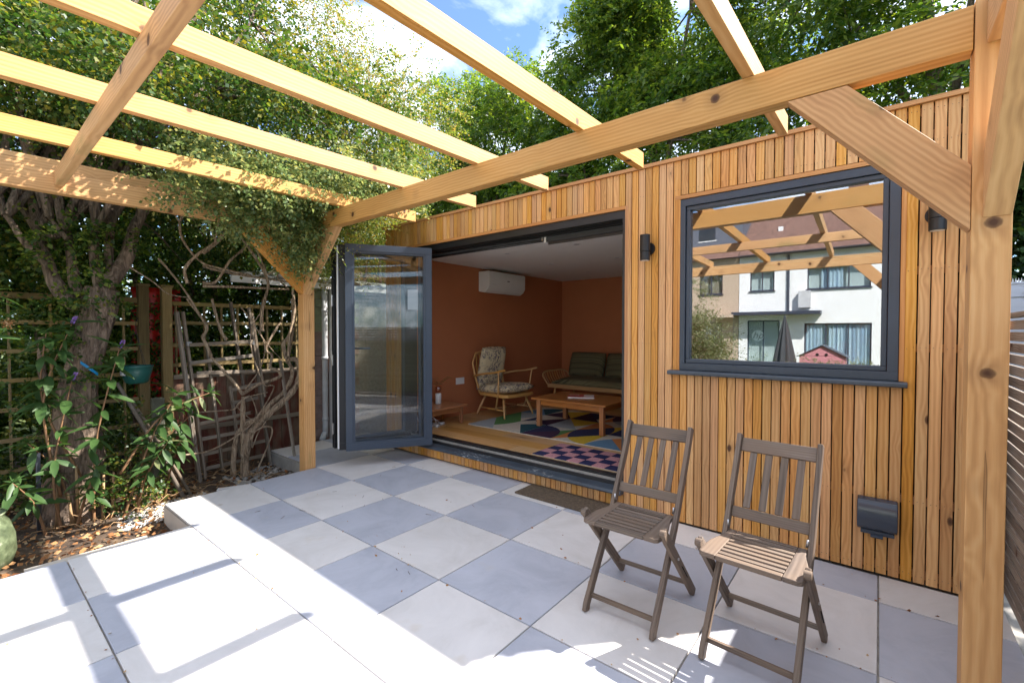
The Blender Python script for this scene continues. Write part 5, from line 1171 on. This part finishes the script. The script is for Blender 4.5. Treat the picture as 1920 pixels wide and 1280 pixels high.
# ------------------------------------------------------------ the garden and houses behind the camera (seen mirrored in the window)
YH = -21.0
wr = plain('white_render', (.78, .77, .75), .85, 0, .03, 2, .1)
pdm, pdn, pdb = new_mat('pebble_dash'); v = mapping(pdn, (1, 1, 1), False); pdn.links.new(ramp(pdn, noise(pdn, v, 34, 4, .8), [(.3, (.30, .21, .14)), (.7, (.62, .50, .38))]), pdb.inputs['Base Color']); pdb.inputs['Roughness'].default_value = .95
rtm, rtn, rtb = new_mat('clay_tile_roof'); v = mapping(rtn, (3, 1, 1), False); rtn.links.new(ramp(rtn, noise(rtn, v, 3, 6, .8), [(.3, (.10, .055, .045)), (.6, (.22, .12, .09)), (.75, (.34, .17, .11))]), rtb.inputs['Base Color']); rtb.inputs['Roughness'].default_value = .9
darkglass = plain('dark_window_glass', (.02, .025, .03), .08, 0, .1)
curt, ctn, ctb = new_mat('pale_blue_curtain'); v = mapping(ctn, (1, 1, .02), False); ctn.links.new(ramp(ctn, noise(ctn, v, 9, 3, .6), [(.35, (.34, .42, .55)), (.55, (.62, .70, .80)), (.75, (.82, .85, .88))]), ctb.inputs['Base Color'])
def wall_with(parent, x0, x1, z0, z1, holes, mat, yf, d=.25):
    xs_ = sorted({x0, x1}|{a for h in holes for a in h[:2]}); zs_ = sorted({z0, z1}|{a for h in holes for a in h[2:]})
    b = MB()
    for i in range(len(xs_)-1):
        for j in range(len(zs_)-1):
            cx, cz = (xs_[i]+xs_[i+1])/2, (zs_[j]+zs_[j+1])/2
            if any(h[0] < cx < h[1] and h[2] < cz < h[3] for h in holes): continue
            b.box(xs_[i], xs_[i+1], yf-d, yf, zs_[j], zs_[j+1])
    b.build('wall', mat, parent)
def hwindow(parent, x0, x1, z0, z1, yf, mull=1, curtain=False, sill=True, frm=None):
    w_ = MB(); t = .05; y1 = yf-.06; y0 = yf-.12
    w_.box(x0, x1, y0, y1, z1-t, z1).box(x0, x1, y0, y1, z0, z0+t).box(x0, x0+t, y0, y1, z0+t, z1-t).box(x1-t, x1, y0, y1, z0+t, z1-t)
    for k in range(1, mull+1):
        xm = x0+(x1-x0)*k/(mull+1); w_.box(xm-t/2, xm+t/2, y0, y1, z0+t, z1-t)
    o = w_.build('window', frm or MT['frame'], parent)
    MB().box(x0+t, x1-t, yf-.10, yf-.09, z0+t, z1-t).build('pane', glass_h, o)
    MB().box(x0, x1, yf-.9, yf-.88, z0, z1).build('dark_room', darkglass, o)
    if sill: MB().box(x0-.05, x1+.05, yf+.001, yf+.06, z0-.05, z0-.002).build('sill', MT['frame'], o)
    if curtain:
        for (a, b_) in curtain:
            V = []; F = []; n = int((b_-a)/.03)
            for i in range(n+1):
                xx = a+(b_-a)*i/n; yy = yf-.17+.025*math.sin(i*1.35)
                V += [(xx, yy, z0+.03), (xx, yy, z1-.02)]
            for i in range(n): F.append((2*i, 2*i+2, 2*i+3, 2*i+1))
            np_mesh('curtain', V, F, curt, o, 4)
glass_h = glass_mat('house_glass', 1.2, (.9, .95, .95), .05)
wh = thing('terraced_house', 'white rendered terraced house with clay tile roof, mirrored in the picture window', 'house', (0, 0, 0))
H1 = [(-1.36, -.01, -.16, 1.86), (.96, 3.35, -.16, 1.70), (-1.27, -.24, 3.25, 4.2), (1.05, 3.30, 3.22, 4.2), (4.2, 5.2, .9, 2.0), (4.2, 5.2, 3.2, 4.2)]
wall_with(wh, -1.74, 6.5, -.2, 4.92, H1, wr, YH)
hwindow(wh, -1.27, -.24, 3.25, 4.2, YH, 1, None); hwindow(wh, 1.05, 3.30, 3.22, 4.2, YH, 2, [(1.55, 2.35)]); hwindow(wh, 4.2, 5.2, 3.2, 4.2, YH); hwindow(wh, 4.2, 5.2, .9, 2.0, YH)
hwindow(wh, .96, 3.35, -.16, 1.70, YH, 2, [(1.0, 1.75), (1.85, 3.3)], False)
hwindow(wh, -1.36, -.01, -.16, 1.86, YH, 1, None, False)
V = [(-1.74, YH+.25, 4.85), (6.5, YH+.25, 4.85), (6.5, YH-4.6, 8.3), (-1.74, YH-4.6, 8.3)]
def roof_slope(parent, x0, x1, y0, z0, y1, z1, mat):
    n = 24; V = []; F = []
    for i in range(n):
        t0, t1 = i/n, (i+1)/n
        for (t, dz) in ((t0, .035), (t1, .0)):
            yy, zz = y0+(y1-y0)*t, z0+(z1-z0)*t+dz; V += [(x0, yy, zz), (x1, yy, zz)]
        a = 4*i; F.append((a, a+1, a+3, a+2))
        if i: F.append((a-2, a-1, a+1, a))
    return np_mesh('roof', V, F, mat, parent, 4)
ro = roof_slope(wh, -1.74, 6.5, YH+.3, 4.9, YH-4.6, 8.4, rtm); MB().box(-1.74, 6.5, YH-9, YH-.26, -.2, 4.8).build('rear_block', wr, wh)
MB().box(2.3, 3.1, YH-4.9, YH-4.2, 7.6, 9.3).build('chimney', rtm, ro)
MB().box(-.35, -.15, YH-1.75, YH-1.6, 6.1, 6.5).build('roof_vent', MT['white'], ro)
MB().tube([(-1.74, YH+.33, 4.9), (6.5, YH+.33, 4.9)], .06, 8).build('gutter', MT['black'], wh)
MB().tube([(.33, YH+.06, 2.2), (.33, YH+.06, 4.85)], .05, 8).build('drainpipe', MT['frame'], wh)
MB().box(-1.9, 1.62, YH+.002, YH+.85, 2.10, 2.24).build('canopy', MT['frame'], wh)
MB().box(.75, 1.2, YH+.002, YH+.3, 2.4, 3.15).build('bay_panel', plain('grey_render', (.5, .5, .5), .8), wh)
ph = thing('terraced_house', 'pebble-dashed brown house with grey dormer, mirrored at the left of the window', 'house', (0, 0, 0))
H2 = [(-3.6, -2.5, 3.2, 4.2), (-3.4, -2.5, .8, 1.8), (-6.5, -5, 3.2, 4.2), (-6.5, -5, .8, 1.9)]
wall_with(ph, -9, -1.76, -.2, 4.92, H2, pdm, YH)
for h_ in H2: hwindow(ph, *h_, YH)
roof_slope(ph, -9, -1.76, YH+.3, 4.9, YH-4.6, 8.4, rtm); MB().box(-9, -1.76, YH-9, YH-.26, -.2, 4.8).build('rear_block', pdm, ph)
dm_ = MB().box(-5.0, -1.80, YH-3.5, YH-.9, 5.3, 7.4).build('dormer', plain('slate_grey_cladding', (.11, .12, .15), .6, 0, .1), ph)
MB().box(-3.9, -3.1, YH-.899, YH-.86, 6.1, 6.8).build('window', darkglass, dm_); MB().box(-3.95, -3.05, YH-.898, YH-.88, 6.03, 6.09).build('sill', MT['white'], dm_)
MB().box(-2.9, -1.8, YH+.002, YH+.9, 2.0, 2.15).build('porch_roof', pdm, ph)
# parasol, playhouse, shrubs in the garden behind
ps = thing('closed_parasol', 'closed dark grey parasol standing in the garden, mirrored in the window', 'parasol', (.90, -16, -.17))
MB().tube([(0, 0, 0), (0, 0, 2.08)], .022, 10).build('pole', MT['frame'], ps, True)
pr = []
n = 48; V = []; F = []
zz = [.35, .75, 1.2, 1.6, 1.95, 2.05]; rr0 = [.33, .27, .19, .115, .045, .02]
for z, r0 in zip(zz, rr0):
    for k in range(n): V.append((r0*(1+.22*math.sin(k*2*math.pi/6))*math.cos(k*2*math.pi/n), r0*(1+.22*math.sin(k*2*math.pi/6))*math.sin(k*2*math.pi/n), z+(.05*math.sin(k*math.pi/4) if z < .5 else 0)))
for i in range(5):
    for k in range(n): F.append((i*n+k, i*n+(k+1) % n, (i+1)*n+(k+1) % n, (i+1)*n+k))
np_mesh('canopy', V, F, MT['charcoal'], ps, 4)
MB().lathe([(.28, 0), (.28, .06), (.05, .10)], 24).build('base', MT['concrete'], ps)
pk_ = thing('playhouse', 'small pink wooden playhouse with grey roof, mirrored low in the window', 'playhouse', (2.15, -15, -.17)); pinkw = plain('pink_paint', (.55, .22, .24), .7, 0, .08)
for k in range(5): MB().box(-.62, .62, -.4, .4, .02+k*.135, .02+k*.135+.13).build('board', pinkw, pk_)
MB().add([(-.62, .4, .70), (.62, .4, .70), (0, .4, 1.02), (-.62, -.4, .70), (.62, -.4, .70), (0, -.4, 1.02)], [(0, 2, 1), (3, 4, 5), (0, 1, 4, 3)]).build('gable', pinkw, pk_)
for s in (-1, 1): MB().bar((s*.70, 0, .66), (0, 0, 1.05), .94, .02, (0, 0, 1)).build('roof', MT['frame'], pk_)
for s in (-.12, .12): MB().tube([(s, .405, .74), (s, .415, .74)], .045, 16).build('porthole', MT['black'], pk_)
def shrub(label, blobs, ncl, mat, L0, name='garden_shrub'):
    t = thing(name, label, 'shrub', (0, 0, 0)); cc, oo, rr = clumps(blobs, ncl, .12, .28, (.3, 1)); P_, D_, L_ = sprays(cc, oo, rr, 22, 7, .2, L0, .2)
    leaf_mesh('foliage', P_, D_, L_, .5, mat, t)
    MB().tube([(blobs[0][0][0], blobs[0][0][1], -.2), blobs[0][0]], [.04, .01], 7).build('stem', MT['bark'], t)
shrub('tall pale green olive-like shrub mirrored at the left edge of the window', [((.25, -6.3, 1.75), (.55, .6, .7)), ((.6, -6.8, 1.1), (.6, .6, .6))], 90, MT['leaf_pale'], .05)
shrub('rounded green shrub mirrored at the bottom left of the window', [((.7, -7.6, .45), (.5, .6, .6)), ((.1, -8, .6), (.8, .7, .8)), ((1.2, -9.5, .1), (.5, .5, .5))], 120, MT['leaf_haw'], .05)
shrub('low flowering border plants mirrored along the bottom of the window', [((1.9+.45*k, -10.5-.3*(k % 2), .08), (.35, .3, .42)) for k in range(6)], 110, MT['leaf_pale'], .06)
lw_ = thing('garden_wall', 'long rendered garden boundary wall at the side of the lawn behind', 'garden wall', (0, 0, 0))
MB().box(-6.2, -6.0, YH, -6, -.2, 1.7).build('wall', wr, lw_)
